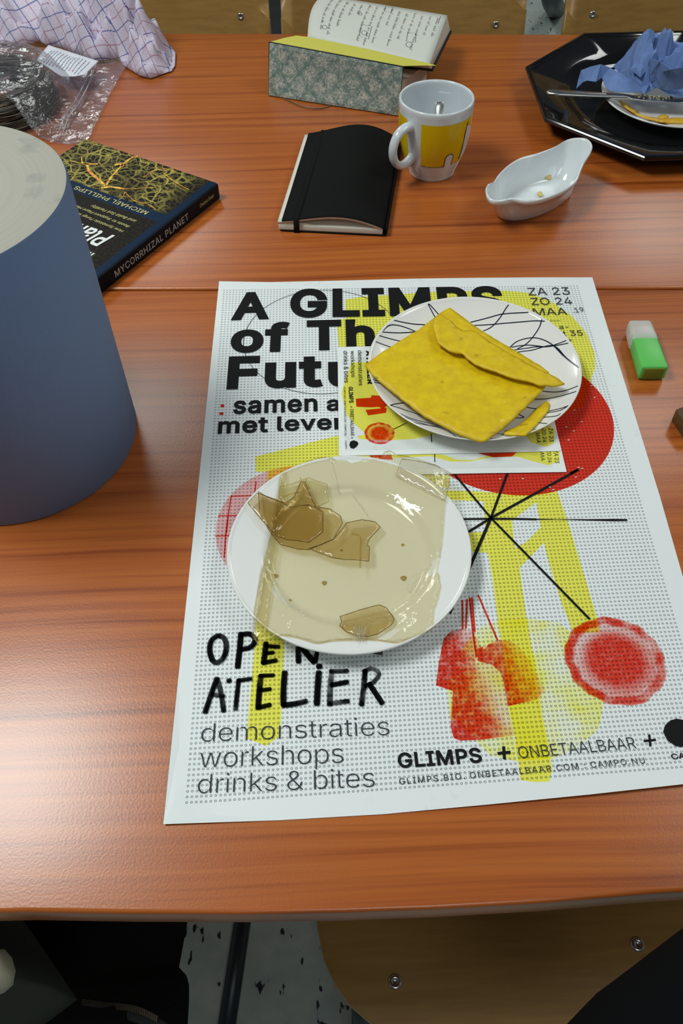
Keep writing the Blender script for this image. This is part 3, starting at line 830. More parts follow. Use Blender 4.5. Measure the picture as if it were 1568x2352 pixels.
drape('folded_flap', [at(*p, SZ + .006)[:2] for p in fp], flap_z, .004, YM, ysheet, .0022, -1, True, .0007, 5)
yst = [C5(*p) for p in [(1135, 765), (1157, 782), (1148, 832), (1110, 880), (1072, 932), (1040, 975), (1005, 1016), (975, 1014), (925, 1004), (880, 990), (886, 965), (958, 935), (1000, 895), (1045, 850), (1090, 800)]]
stz = lambda x, y: PL.z + pprof(min(PR, hypot(x - PL.x, y - PL.y))) + .0034
s_ = drape('yellow_fruit_strip', [at(*p, PL.z + .017)[:2] for p in yst], stz, .004, YM, None, .002, -1, True, .0004, 8)
tag(s_, 'small torn yellow food strip on the lower right rim of the patterned plate', 'food sheet')

# ------------------------------------------------------------------ amber gelatine sheets
def gel(name, tint, hazew, hazec, nz=0):
    m = mat(name, tint, .1); t = NT(m); t.n.remove(t.b); out = t.n['Material Output']
    tr = t.add('ShaderNodeBsdfTransparent'); tr.inputs[0].default_value = (*tint, 1)
    df = t.add('ShaderNodeBsdfDiffuse'); df.inputs[0].default_value = (*hazec, 1)
    gls = t.add('ShaderNodeBsdfGlossy'); gls.inputs['Roughness'].default_value = .07
    v = t.coords('Object')
    bh = t.add('ShaderNodeBump', i_Height=t.noise(v, 32, 3, .5, .6), i_Strength=.8, i_Distance=.004)
    t.l.new(bh.outputs[0], gls.inputs['Normal'])
    lw = t.add('ShaderNodeLayerWeight', i_Blend=.5); t.l.new(bh.outputs[0], lw.inputs['Normal'])
    fr = t.math('MULTIPLY_ADD', t.math('POWER', lw.outputs['Facing'], 5.0), .6, .035)
    m1 = t.add('ShaderNodeMixShader'); m1.inputs[0].default_value = hazew
    t.l.new(tr.outputs[0], m1.inputs[1]); t.l.new(df.outputs[0], m1.inputs[2])
    m2 = t.add('ShaderNodeMixShader'); t.l.new(fr, m2.inputs[0]); t.l.new(m1.outputs[0], m2.inputs[1]); t.l.new(gls.outputs[0], m2.inputs[2])
    t.l.new(m2.outputs[0], out.inputs[0]); return m
G_MAIN = gel('amber_gelatine', (.985, .968, .89), .06, srgb(214, 200, 150))
G_DARK = gel('dark_amber_gelatine', (.95, .90, .765), .08, srgb(168, 142, 84))
G_CLEAR = gel('clear_gelatine', (.985, .98, .965), .08, srgb(214, 210, 200))
G_EDGE = gel('gelatine_edge', (.62, .52, .32), .15, srgb(130, 104, 50))
def gz(off, seed, amp=1.0):
    def f(x, y):
        r = hypot(x - WP.x, y - WP.y)
        base = wprof(min(r, .104)) if r < .104 else .0195
        base = max(base, .0095)
        if r > .104: base -= (r - .104) * .15
        return WP.z + base + off + amp * (.0016 * noise.noise(Vector((x * 22, y * 22, seed))) + .0005 * noise.noise(Vector((x * 70, y * 70, seed))) + .0012)
    return f
def c6z(l, z=.018): return [at(*C6(*p), z)[:2] for p in l]
gm = thing('gelatine_sheet', 'large clear amber gelatine sheet covering the plain white plate', 'gelatine sheet', (WP.x, WP.y, .015))
big = [(395, 215), (430, 165), (575, 100), (620, 88), (690, 92), (715, 105), (770, 103), (800, 118), (850, 105), (885, 85), (940, 82), (965, 90), (985, 50), (1015, 42), (1060, 70), (1120, 72), (1200, 95), (1275, 122), (1320, 150), (1358, 165), (1350, 250), (1330, 310), (1322, 420), (1312, 560), (1300, 640), (1286, 705), (1300, 740), (1305, 800), (1290, 870), (1267, 935), (1262, 1000), (1260, 1046), (1180, 1080), (1100, 1112), (1050, 1120), (990, 1115), (930, 1100), (850, 1098), (770, 1103), (700, 1103), (650, 1118), (610, 1121), (540, 1103), (480, 1088), (420, 1085), (370, 1100), (330, 1112), (275, 1122), (250, 1110), (240, 1085), (246, 1000), (265, 870), (285, 720), (315, 600), (340, 500), (370, 400), (385, 310)]
drape('sheet', c6z(big), gz(0, 3), .004, G_MAIN, gm, .0006, -1, True, .0004, 1)
fold = [(380, 300), (345, 480), (300, 720), (275, 900), (258, 1060), (262, 1100), (300, 1100), (330, 1085), (345, 900), (368, 700), (400, 480), (430, 300), (440, 180), (405, 190)]
drape('folded_edge', c6z(fold), gz(.0022, 4), .004, G_MAIN, gm, .0006, -1)
Q = [at(*C6(*p), .021) for p in [(400, 200), (385, 300), (345, 500), (318, 640), (290, 800), (268, 960), (256, 1080)]]
tube('rolled_rim', [(p.x, p.y, gz(.0025, 4)(p.x, p.y)) for p in catmull(Q, 5)], .0011, G_CLEAR, gm, 8)
Q = [at(*C6(*p), .02) for p in [(256, 1085), (275, 1120), (330, 1110), (420, 1084), (480, 1088), (540, 1103), (610, 1121), (700, 1103), (850, 1098), (930, 1100), (1050, 1120), (1100, 1110), (1180, 1080), (1255, 1044)]]
tube('thick_rim', [(p.x, p.y, gz(-.0002, 3)(p.x, p.y)) for p in catmull(Q, 6)], .0007, G_DARK, gm, 6)
for seed, (pts, m, off, lab) in enumerate([
    ([(280, 285), (330, 308), (380, 320), (430, 325), (480, 290), (515, 218), (540, 215), (600, 340), (680, 350), (740, 390), (750, 430), (700, 520), (640, 545), (560, 575), (500, 572), (400, 547), (330, 470), (285, 390)], G_DARK, .0042, 'broken amber gelatine piece on the plate, the darkest with two raised creases, upper left'),
    ([(222, 355), (275, 300), (380, 320), (440, 345), (560, 330), (640, 370), (640, 480), (560, 540), (440, 530), (380, 510), (300, 440)], G_DARK, .0062, 'amber gelatine shard jutting over the upper left rim of the white plate'),
    ([(750, 460), (775, 428), (860, 410), (935, 420), (965, 450), (935, 480), (905, 512), (888, 550), (903, 560), (900, 645), (840, 640), (760, 636), (680, 622), (640, 605), (560, 572), (640, 545), (700, 520)], G_DARK, .0048, 'amber gelatine piece with a square lower corner, right of the darkest piece'),
    ([(735, 945), (850, 912), (960, 884), (1000, 900), (1025, 945), (1042, 985), (1030, 1010), (1000, 1035), (950, 1070), (900, 1085), (830, 1080), (770, 1050), (735, 1012), (745, 975)], G_DARK, .0026, 'small oval amber gelatine piece near the front rim of the white plate'),
    ([(390, 300), (400, 245), (470, 225), (560, 190), (665, 215), (672, 300), (600, 330), (500, 320), (430, 330)], G_MAIN, .0030, 'pale amber gelatine piece on top of the large sheet, at its upper left'),
    ([(1085, 90), (1275, 122), (1358, 165), (1346, 260), (1328, 330), (1180, 250), (1050, 180)], G_CLEAR, .0022, 'clear gelatine corner hanging over the upper right rim of the white plate')]):
    o = drape('gelatine_shard', c6z(pts, .021), gz(off, seed + 10, 1.25), .0035, m, None, .0007, -1, True, .0004, seed)
    tag(o, lab, 'gelatine piece', 'broken gelatine pieces on the white plate')
    q = c6z(pts, .021); zf = gz(off, seed + 10, 1.25); q = q + q[:1]
    Q = [Vector(a).lerp(Vector(b), k / 6) for a, b in zip(q, q[1:]) for k in range(6)] + [Vector(q[-1])]
    e_o = tube('broken_edge', [(p[0], p[1], zf(p[0], p[1])) for p in Q], .0003, G_EDGE if m is G_DARK else G_DARK, None, 6); e_o.parent = o
for k, (q, m_) in enumerate((([(680, 100), (700, 160), (727, 248)], G_CLEAR), ([(795, 255), (840, 310), (890, 382)], G_CLEAR), ([(1228, 680), (1160, 715), (1125, 765), (1120, 808), (1150, 810), (1175, 745)], G_CLEAR),
                        ([(515, 220), (555, 280), (605, 350)], G_DARK), ([(545, 225), (580, 290), (625, 365)], G_DARK), ([(400, 330), (470, 300), (520, 285)], G_DARK), ([(805, 508), (850, 525), (852, 600), (850, 700)], G_DARK))):
    zf = gz(.0009 if m_ is G_CLEAR else .0068, 3)
    tube('crease', [(p.x, p.y, zf(p.x, p.y)) for p in catmull([at(*C6(*c), .018) for c in q], 6)], .0007, m_, gm, 8)
spm = mat('brown_speck', srgb(160, 134, 66), .5)
for x_, y_, r_ in ((648, 775, .0022), (1095, 748, .0026), (372, 738, .0022), (455, 878, .0013), (745, 590, .0012), (1090, 560, .0014)):
    p = at(*C6(x_, y_), .010); z_ = WP.z + wprof(hypot(p.x - WP.x, p.y - WP.y)) + .0001
    prism('brown_speck', [(p.x + r_ * cos(a) * (1 + .25 * sin(3 * a)), p.y + r_ * sin(a)) for a in [k * pi / 6 for k in range(12)]], z_, z_ + .0004, spm, gm)
# crinkle at the lower tip of the oval piece
bm = bmesh.new()
for k in range(7):
    a = at(*C6(845 + 12 * k - 30, 1010 + 6 * (k % 3)), .02); b = at(*C6(850 + 6 * (k - 3), 1125 - 10 * (k % 3)), .02); mid = (a + b) / 2
    zf = gz(.0032, 13)
    tube_bm(bm, [(a.x, a.y, zf(a.x, a.y)), (mid.x + .0012 * ((k % 3) - 1), mid.y, zf(mid.x, mid.y) + .0015), (b.x, b.y, zf(b.x, b.y))], [.0005, .0010, .0004], 6)
o = bmobj('gelatine_crinkle', bm, G_CLEAR, None, True); tag(o, 'crinkled clear gelatine tip at the front rim of the white plate', 'gelatine piece')

# ------------------------------------------------------------------ blue paper roll
RC = Vector((-.185, .3765, 0)); RR = .112; RH = .262
roll = thing('blue_paper_roll', 'tall blue paper roll standing on the left of the near table', 'paper roll', RC)
m_blue = mat('blue_tissue', srgb(112, 136, 178), .85); t = NT(m_blue); t.bump(t.noise(t.coords('Object', (1, 1, .4)), 300, 3, .6), .3, .0008)
m_end = mat('roll_end_paper', srgb(160, 158, 144), .9); t = NT(m_end)
v = t.coords('Object', loc=(-RC.x, -RC.y, 0)); s_ = t.add('ShaderNodeSeparateXYZ', i_0=v).outputs
rad = t.math('SQRT', t.math('ADD', t.math('MULTIPLY', s_[0], s_[0]), t.math('MULTIPLY', s_[1], s_[1])))
rn = t.noise(t.add('ShaderNodeCombineXYZ', i_0=t.math('MULTIPLY', rad, 900), i_1=t.math('MULTIPLY', s_[0], 9)).outputs[0], 1, 2)
sm = t.noise(t.coords('Object'), 26, 3, .6)
c = t.ramp(rn, [(.2, srgb(160, 158, 146)), (.8, srgb(170, 168, 156))])
t.l.new(t.mix(t.math('MULTIPLY', t.math('SUBTRACT', sm, .60, clamp=True), 3.0, clamp=True), c, srgb(104, 108, 116)), t.b.inputs['Base Color'])
prof = [(RR - .0015, 0), (RR, .0015), (RR, RH - .002), (RR - .001, RH)]
lathe('paper_side', prof, RC, m_blue, roll, 128)
lathe('rolled_end', [(RR - .001, RH), (RR - .004, RH + .0006), (.07, RH - .0005), (.03, RH), (.028, RH - .004), (.028, .002)], RC, m_end, roll, 128)
lathe('core_tube', [(.0278, RH - .02), (.0278, .002), (.025, .002), (.025, RH - .018), (.0278, RH - .02)], RC, mat('cardboard', srgb(120, 96, 66), .8), roll, 48)
lathe('paper_base', [(.028, .0005), (RR - .0015, .0005)], RC, m_end, roll, 64)

# ------------------------------------------------------------------ big dark book
BP = Vector((-.0150, .7985, 0)); BE1 = Vector((-.546, -.838, 0)).normalized(); BE2 = Vector((BE1.y, -BE1.x, 0))
if BE2.x > 0: BE2 = -BE2
BL1, BL2, BT = .252, .224, .0215
def bk(u, v, z): return BP + BE1 * u + BE2 * v + Vector((0, 0, z))
book = thing('hardcover_book', 'dark hardcover book with yellow root network on the cover, between roll and black notebook', 'book', BP)
def boxuv(name, u0, u1, v0, v1, z0, z1, m, parent, fr=bk, bev=0):
    vs = [fr(u, v, z) for z in (z0, z1) for u, v in ((u0, v0), (u1, v0), (u1, v1), (u0, v1))]
    o = pyobj(name, vs, [[3, 2, 1, 0], [4, 5, 6, 7], [0, 1, 5, 4], [1, 2, 6, 5], [2, 3, 7, 6], [3, 0, 4, 7]], m, parent)
    if bev: bevel(o, bev)
    return o
def covermat():
    m = mat('book_cover', (.02, .02, .02), .6, Specular_IOR_Level=.15); t = NT(m)
    v = t.coords('Object', loc=(-BP.x, -BP.y, 0))
    du = t.add('ShaderNodeVectorMath', operation='DOT_PRODUCT', i_0=v, i_1=tuple(BE1)).outputs['Value']
    dv = t.add('ShaderNodeVectorMath', operation='DOT_PRODUCT', i_0=v, i_1=tuple(BE2)).outputs['Value']
    uv = t.add('ShaderNodeCombineXYZ', i_0=du, i_1=dv).outputs[0]
    wn = t.add('ShaderNodeTexNoise', i_Vector=uv, i_Scale=38, i_Detail=3).outputs['Color']
    wv = t.add('ShaderNodeVectorMath', operation='MULTIPLY_ADD', i_0=wn, i_1=(.017, .017, 0), i_2=uv).outputs[0]
    def net(sc, wd):
        vo = t.add('ShaderNodeTexVoronoi', feature='DISTANCE_TO_EDGE', i_Vector=wv, i_Scale=sc).outputs[0]
        return t.math('SUBTRACT', 1, t.math('DIVIDE', vo, wd, clamp=True), clamp=True)
    a = t.math('MAXIMUM', net(62, .09), t.math('MULTIPLY', net(125, .10), .55))
    mask = t.math('MULTIPLY', t.math('SUBTRACT', t.noise(uv, 16, 3), .30, clamp=True), 4, clamp=True)
    reg = t.add('ShaderNodeMapRange', i_Value=t.math('ADD', du, t.math('MULTIPLY', t.noise(uv, 30, 2), .02)), i_1=.108, i_2=.096, i_3=0, i_4=1).outputs[0]
    side = t.add('ShaderNodeMapRange', i_Value=dv, i_1=.012, i_2=.05, i_3=.1, i_4=1).outputs[0]
    k = t.math('MULTIPLY', t.math('MULTIPLY', a, mask), t.math('MULTIPLY', reg, side))
    c = t.mix(k, srgb(26, 24, 22), srgb(196, 182, 92))
    dirt = t.noise(uv, 260, 5, .7)
    c = t.mix(t.math('MULTIPLY', t.math('SUBTRACT', dirt, .48, clamp=True), 1.4, clamp=True), c, srgb(96, 82, 58))
    # blue band with the author's name
    band = t.math('MULTIPLY', t.math('GREATER_THAN', du, UB0), t.math('LESS_THAN', du, UB1))
    c = t.mix(band, c, srgb(18, 40, 66))
    gr = t.math('MULTIPLY', t.add('ShaderNodeMapRange', i_Value=t.math('ADD', du, t.math('MULTIPLY', t.noise(uv, 40, 3), .03)), i_1=.208, i_2=.222, i_3=0, i_4=1).outputs[0], t.math('MULTIPLY', t.math('SUBTRACT', t.noise(uv, 170, 4, .7, 2), .42, clamp=True), 4, clamp=True))
    gr = t.math('MULTIPLY', gr, t.math('GREATER_THAN', dv, .03))
    c = t.mix(gr, c, srgb(52, 124, 44))
    c = t.mix(t.math('LESS_THAN', dv, .0105), c, srgb(16, 40, 64))
    t.l.new(c, t.b.inputs['Base Color']); return m
def uof(px): p = at(*px, BT); return (p - BP).dot(BE1)
UB0 = (uof(CK(560, 590)) + uof(CK(400, 533))) / 2; UB1 = (uof(CK(600, 702)) + uof(CK(880, 795))) / 2
M_COV = covermat(); M_SPINE = mat('spine_dark', srgb(10, 18, 26), .55, Specular_IOR_Level=.15)
boxuv('front_cover', 0, BL1, .0, BL2, BT - .0028, BT, M_COV, book, bev=.0012)
boxuv('back_cover', 0, BL1, .0, BL2, 0.0003, .003, M_SPINE, book, bev=.001)
boxuv('spine', 0, BL1, -.0025, .002, .0006, BT - .0006, M_SPINE, book, bev=.0015)
boxuv('page_block', .003, BL1 - .003, .0022, BL2 - .004, .003, BT - .0028, mat('page_paper', (.7, .66, .55), .8), book)
def bx(px, z=BT + .0003): p = at(*px, z); return (p.x, p.y)
gold = mat('pale_gold_print', srgb(196, 188, 120), .5); whitep = mat('white_print', (.8, .82, .8), .5)
l = Layer()
for tx, a, b, tp, sh in (('MICHAEL PHILLIPS', (872, 730), (222, 498), (840, 758), 0), ('and Build Soil Fertility', (762, 808), (360, 666), (742, 828), .3),
                     ('Roots to Support Plant Health', (703, 858), (165, 650), (690, 878), .3), ('How Symbiotic Fungi Work', (650, 902), (180, 715), (636, 922), .3)):
    text2d(l, tx, bx(CK(*a)), bx(CK(*b)), bx(CK(*tp)), .008, sh)
l.build('cover_lettering', lambda x, y: BT + .0003, gold, book, 'pale gold lettering')
l = Layer(); text2d(l, 'Planet', bx(CK(565, 945)), bx(CK(95, 775)), bx(CK(480, 1072)), .02, .25); text2d(l, 'Myc', bx(CK(385, 1105)), bx(CK(200, 1040)), bx(CK(330, 1190)), .02, .25)
l.build('cover_title', lambda x, y: BT + .0003, whitep, book, 'white title lettering')
# glowing yellow branches on the cover
l = Layer(); random.seed(4)
for q, wd in (([(265, 235), (270, 285), (310, 300)], .0016), ([(160, 270), (250, 290), (310, 300)], .0012), ([(310, 290), (325, 350), (370, 400), (440, 460), (480, 500)], .0036), ([(300, 300), (410, 300)], .0026),
              ([(480, 500), (530, 420), (590, 350), (650, 290), (720, 240), (770, 228)], .0026), ([(440, 520), (520, 505), (650, 525)], .0038), ([(650, 520), (750, 520), (910, 508)], .0012), ([(560, 310), (610, 300), (640, 320)], .0034),
              ([(650, 545), (700, 600), (760, 640), (860, 660), (930, 710)], .0009), ([(650, 545), (640, 590), (600, 620)], .0008), ([(820, 420), (900, 370), (1000, 340), (1100, 370)], .0012), ([(1000, 380), (1120, 470), (1230, 530)], .0010)):
    Q = catmull([(*bx(CK(*p)), 0) for p in q], 6)
    l.line(Q, [wd * (.7 + .6 * random.random()) for _ in Q])
mg = mat('glowing_root_print', srgb(232, 176, 40), .5); t = NT(mg)
t.l.new(t.ramp(t.noise(t.coords('Object'), 260, 2), [(.40, srgb(214, 110, 30)), (.55, srgb(240, 200, 60))]), t.b.inputs['Base Color'])
l.build('root_print', lambda x, y: BT + .0002, mg, book, 'orange and yellow root print')
def spine_text(txt, pa, pb, z0, z1, m, name, bold=.01, shear=0):
    sa = (at(*pa, z0) - BP).dot(BE1); sb = (at(*pb, z0) - BP).dot(BE1)
    vs, fs = glyphs(txt, bold, shear, 1.05)
    x0 = min(v.x for v in vs); x1 = max(v.x for v in vs); y1 = max(v.y for v in vs)
    P = [bk(sa + (v.x - x0) / (x1 - x0) * (sb - sa), -.0028, z0 + v.y / y1 * (z1 - z0)) for v in vs]
    return pyobj(name, P, fs, m, book)
spine_text('MYCORRHIZAL PLANET', CK(515, 1300), CK(1195, 785), .0062, .0150, mat('silver_print', srgb(170, 176, 172), .5), 'spine_lettering')
spine_text('Chelsea Green', CK(1303, 685), CK(1436, 590), .0090, .0140, gold, 'spine_publisher_lettering', 0, .2)

# ------------------------------------------------------------------ black soft notebook
NO = Vector((.064, .7195, 0)); NE1 = (at(880, 541, 0) - at(640, 529, 0)); NE1.z = 0; NE1.normalize(); NE2 = Vector((-NE1.y, NE1.x, 0))
k_ = at(700, 308, .016) - at(636, 512, .016); NE2b = Vector((k_.x, k_.y, 0)).normalized()
def nb(u, v, z): return NO + NE1 * u + NE2b * v + Vector((0, 0, z))
NW, ND = .132, .214
def topz(u, v):
    s = u / NW; t_ = v / ND
    return .0155 + .0125 * sin(pi * min(1, max(0, (s - .02) / 1.0)) ** 1.25) - .005 * s + .006 * t_ * sin(pi * min(1, s ** 1.6))
black_book = thing('black_notebook', 'black soft-cover notebook with elastic band, bulging, in the middle of the far table', 'notebook', NO)
M_BK = mat('black_leatherette', (.006, .0065, .006), .7, Specular_IOR_Level=.1); M_PG = mat('cream_pages', (.70, .68, .60), .8)
t = NT(M_PG); t.bump(t.noise(t.coords('Object', (1, 1, 900)), 1, 1), .6, .0006)
def gridsurf(name, fn, nu, nv, m, parent, thick=0, off=-1):
    vs = [fn(i / nu, j / nv) for j in range(nv + 1) for i in range(nu + 1)]
    fs = [[j * (nu + 1) + i, j * (nu + 1) + i + 1, (j + 1) * (nu + 1) + i + 1, (j + 1) * (nu + 1) + i] for j in range(nv) for i in range(nu)]
    o = pyobj(name, vs, fs, m, parent, True, recalc=False)
    if thick: solid(o, thick, off)
    return o
boxuv('back_cover', .003, NW + .001, -.001, ND, .0004, .0018, M_BK, black_book, nb, .0006)
boxuv('page_block', 0, NW - .002, 0, ND - .002, .0018, .0095, M_PG, black_book, nb, .0012)
# lifted upper pages: from left edge follow the cover bulge
def up_pages(s, t_):
    u = s * (NW - .002); z1 = topz(u, t_ * ND) - .0012
    return nb(u, t_ * (ND - .002), z1)
gridsurf('lifted_pages', up_pages, 30, 14, M_PG, black_book, .0034, -1)
vs = []; fs = []
bm = bmesh.new()
for j in range(31):   # left wedge between block and lifted pages (front face infill)
    u = j / 30 * NW * .42; zt = topz(u, 0) - .0045
    a = bm.verts.new(nb(u, .0008, .009)); b = bm.verts.new(nb(u, .0008, min(zt, .0095 + (zt - .0095) * (1 - sstep(.05, .42, u / NW)))))
    if j: bm.faces.new((pa_, a, b, pb_))
    pa_, pb_ = a, b
bmobj('page_wedge', bm, M_PG, black_book)
boxuv('page_edge', -.0005, .004, .001, ND - .004, .009, .0135, M_PG, black_book, nb, .001)
gridsurf('front_cover', lambda s, t_: nb(.005 + s * (NW - .004), -.0012 + t_ * (ND + .001), topz(.005 + s * (NW - .005), t_ * ND) + (0 if s < .985 else -.001)), 36, 16, M_BK, black_book, .0011, -1)
gridsurf('spine', lambda s, t_: nb(NW + .0012 + .0016 * sin(pi * s), -.001 + t_ * (ND + .001), .0008 + s * (topz(NW, t_ * ND) - .0012)), 6, 10, M_BK, black_book, .001, -1)
vs = []
Q = [nb(.023, -.0022, .0005), nb(.0235, -.0024, .008), nb(.0235, -.0026, topz(.0235, 0) + .0004)] + [nb(.0235 + .003 * k / 10, k / 10 * ND, topz(.0235, k / 10 * ND) + .0008) for k in range(11)] + [nb(.0265, ND + .002, .008)]
vs = []; fs = []
for i, p in enumerate(Q):
    vs += [p - NE1 * .0035, p + NE1 * .0035]
    if i: fs.append([2 * i - 2, 2 * i - 1, 2 * i + 1, 2 * i])
solid(pyobj('elastic_band', vs, fs, mat('black_elastic', (.008, .008, .008), .85, Specular_IOR_Level=.1), black_book, True), .0008, 0)

# ------------------------------------------------------------------ open brocade notebook
def P(u, v, z): return at(u, v, z)
A_, B_ = P(617, 219, .001), P(915, 266, .001); D_, C_ = P(619, 98, .066), P(925, 155, .066)
onb = thing('open_notebook', 'open hardback notebook with green and silver brocade flap and handwritten page', 'notebook', ((A_.x + B_.x) / 2, (A_.y + B_.y) / 2, 0))
mb = mat('green_brocade', srgb(80, 110, 100), .55); t = NT(mb)
v = t.coords('Object')
ex = (B_ - A_).normalized()
du = t.add('ShaderNodeVectorMath', operation='DOT_PRODUCT', i_0=v, i_1=tuple(ex)).outputs['Value']
dz = t.add('ShaderNodeSeparateXYZ', i_0=v).outputs[2]
fa_ = t.math('ABSOLUTE', t.math('SINE', t.math('MULTIPLY', t.math('ADD', du, t.math('MULTIPLY', dz, .9)), 95)))
fb_ = t.math('ABSOLUTE', t.math('SINE', t.math('MULTIPLY', t.math('SUBTRACT', du, t.math('MULTIPLY', dz, .9)), 95)))
lat = t.math('MINIMUM', fa_, fb_)
dn = t.noise(v, 480, 4, .7, .5); dm = t.noise(v, 130, 3, .6, 1.5)
fac = t.math('MULTIPLY', t.math('ADD', t.math('MULTIPLY', t.math('SUBTRACT', lat, .02), .8), t.math('MULTIPLY', t.math('SUBTRACT', dm, .44), 3.6)), t.math('MULTIPLY', t.math('SUBTRACT', dn, .36, clamp=True), 4.5, clamp=True), clamp=True)
t.l.new(t.mix(fac, srgb(96, 122, 116), srgb(196, 194, 184)), t.b.inputs['Base Color']); t.bump(dn, .5, .001)
nrm = (B_ - A_).cross(D_ - A_).normalized()
def quad_slab(name, a, b, c, d, th, m, parent, bev=0):
    n_ = (b - a).cross(d - a).normalized() * th
    vs = [a, b, c, d, a + n_, b + n_, c + n_, d + n_]
    o = pyobj(name, vs, [[0, 1, 2, 3], [7, 6, 5, 4], [0, 4, 5, 1], [1, 5, 6, 2], [2, 6, 7, 3], [3, 7, 4, 0]], m, parent)
    if bev: bevel(o, bev)
    return o
quad_slab('brocade_cover', A_, B_, C_, D_, .0009, mb, onb, .0004)
dk = mat('dark_teal_cloth', srgb(22, 34, 40), .6)
off = Vector((0, .0018, 0))
quad_slab('cover_lining', A_ + off - Vector((0, 0, .001)), B_ + off + Vector((.001, 0, -.001)), C_ + off + Vector((.001, 0, .001)), D_ + off + Vector((-.001, 0, .001)), .0016, dk, onb, .0003)
# yellow leaf behind the flap
my = mat('yellow_page', srgb(206, 200, 84), .7)
Q = [P(622, 97, .0665), P(655, 88, .067), P(680, 83, .067), P(706, 86, .067), P(840, 113, .066), P(981, 146, .065), P(1002, 152, .064), P(965, 152, .0645), P(925, 153, .0655), P(775, 125, .066)]
bm = bmesh.new(); bm.faces.new([bm.verts.new(p + Vector((0, .0015, .0003))) for p in Q]); bmesh.ops.triangulate(bm, faces=bm.faces[:]); solid(bmobj('yellow_page', bm, my, onb), .0006)
mp = mat('written_page', (.66, .68, .62), .75)
E1, E2 = P(706, 84, .062), P(985, 150, .060)
G1, G2 = P(742, -12, .054), P(1027, 35, .061)
def page_fn(s, t_):
    a = E1.lerp(E2, s); b = G1.lerp(G2, s); p = a.lerp(b, t_)
    p.z += .010 * sin(pi * t_) * (1 - s) ** 2 * .8
    p.x += -.006 * sin(pi * t_) * (1 - s) ** 3
    return p
gridsurf('written_page', page_fn, 16, 10, mp, onb, .0006)
# thick block of pages under it, with the back cover
E3, G3 = P(990, 152, .040), P(1034, 60, .042)
def blk(a, z): return Vector((a.x, a.y, z))
def hexa(name, top, bot, m, parent):
    return pyobj(name, top + bot, [[0, 1, 2, 3], [7, 6, 5, 4], [0, 4, 5, 1], [1, 5, 6, 2], [2, 6, 7, 3], [3, 7, 4, 0]], m, parent)
d_ = Vector((0, 0, -.0012))
hexa('page_block', [E1 + d_, E2 + d_, G2 + d_, G1 + d_], [blk(E1, .036) + Vector((.0, .002, 0)), blk(E3, .036), blk(G3, .036), blk(G1, .036)], M_PG, onb)
ex2 = (E2 - E1).normalized() * .003
hexa('back_cover', [blk(E1, .036) - ex2, blk(E3, .036) + ex2, blk(G3, .036) + ex2, blk(G1, .036) - ex2], [blk(E1, .033) - ex2, blk(E3, .033) + ex2, blk(G3, .033) + ex2, blk(G1, .033) - ex2], dk, onb)
H1 = P(640, 200, .001) + Vector((.004, .02, 0)); H2 = P(922, 250, .001) + Vector((0, .004, 0)); H3 = P(978, 192, .001); H4 = P(700, 140, .001)
hexa('lower_page_block', [blk(H1, .032), blk(H2, .032) + Vector((-.004, .004, 0)), blk(H3, .032), blk(H4, .032)], [H1, H2, H3, H4], M_PG, onb)
# cord
Q = [P(650, 224, .0012), P(668, 234, .0012), P(700, 246, .0012), P(735, 249, .0012), P(757, 243, .0012), P(768, 238, .003)]
tube('metal_cord', catmull(Q, 6), .0007, mat('brass_cord', srgb(120, 108, 84), .4, Metallic=.5), onb, 6)
# handwriting: running lines across the page (they run front to back)
random.seed(11)
def on_page(s, t_): p = page_fn(s, t_); return p + Vector((0, 0, .0005))
vs = []; fs = []
def pen(pts, wd=.0007):
    Q = [on_page(*p) for p in pts]
    b = len(vs)
    for i, p in enumerate(Q):
        d = Q[min(i + 1, len(Q) - 1)] - Q[max(i - 1, 0)]; d = d.normalized() if d.length else Vector((1, 0, 0)); nn = Vector((-d.y, d.x, 0)) * wd / 2
        vs.extend([p + nn, p - nn])
    for i in range(len(Q) - 1): fs.append([b + 2 * i, b + 2 * i + 1, b + 2 * i + 3, b + 2 * i + 2])
for k in range(15):
    s0 = .10 + k * .06; t_ = .93 - .05 * random.random(); end = .12 + .5 * random.random() * (1 if k % 3 else .3)
    if k in (3, 4, 8): end = .62
    while t_ > end:
        wl = .05 + .09 * random.random(); pts = []; n = int(wl / .009)
        for i in range(n * 2):
            big = .020 if random.random() < .2 else .008
            pts.append((s0 + (big if i % 2 else -.006) * (.6 + .6 * random.random()), t_ - i * wl / (2 * n)))
        pen(catmull2 if False else pts, .00055); t_ -= wl + .03
for cs, ct, r in ((.13, .22, .03), (.44, .30, .035), (.80, .28, .04), (.36, .66, .022)):
    pen([(cs + r * .6 * cos(a * pi / 6), ct + r * 1.2 * sin(a * pi / 6)) for a in range(13)], .0006)
for q in ([(.40, .45), (.48, .46), (.485, .2), (.41, .22), (.40, .45)], [(.76, .5), (.82, .52), (.84, .35), (.77, .33), (.76, .5)], [(.52, .97), (.58, .98), (.58, .85), (.53, .84), (.52, .97)], [(.955, .95), (.955, .8)]):
    pen(q, .0006)
o = pyobj('handwriting', vs, fs, mat('pen_ink', srgb(40, 48, 60), .6), onb, recalc=False); o['kind'] = 'stuff'

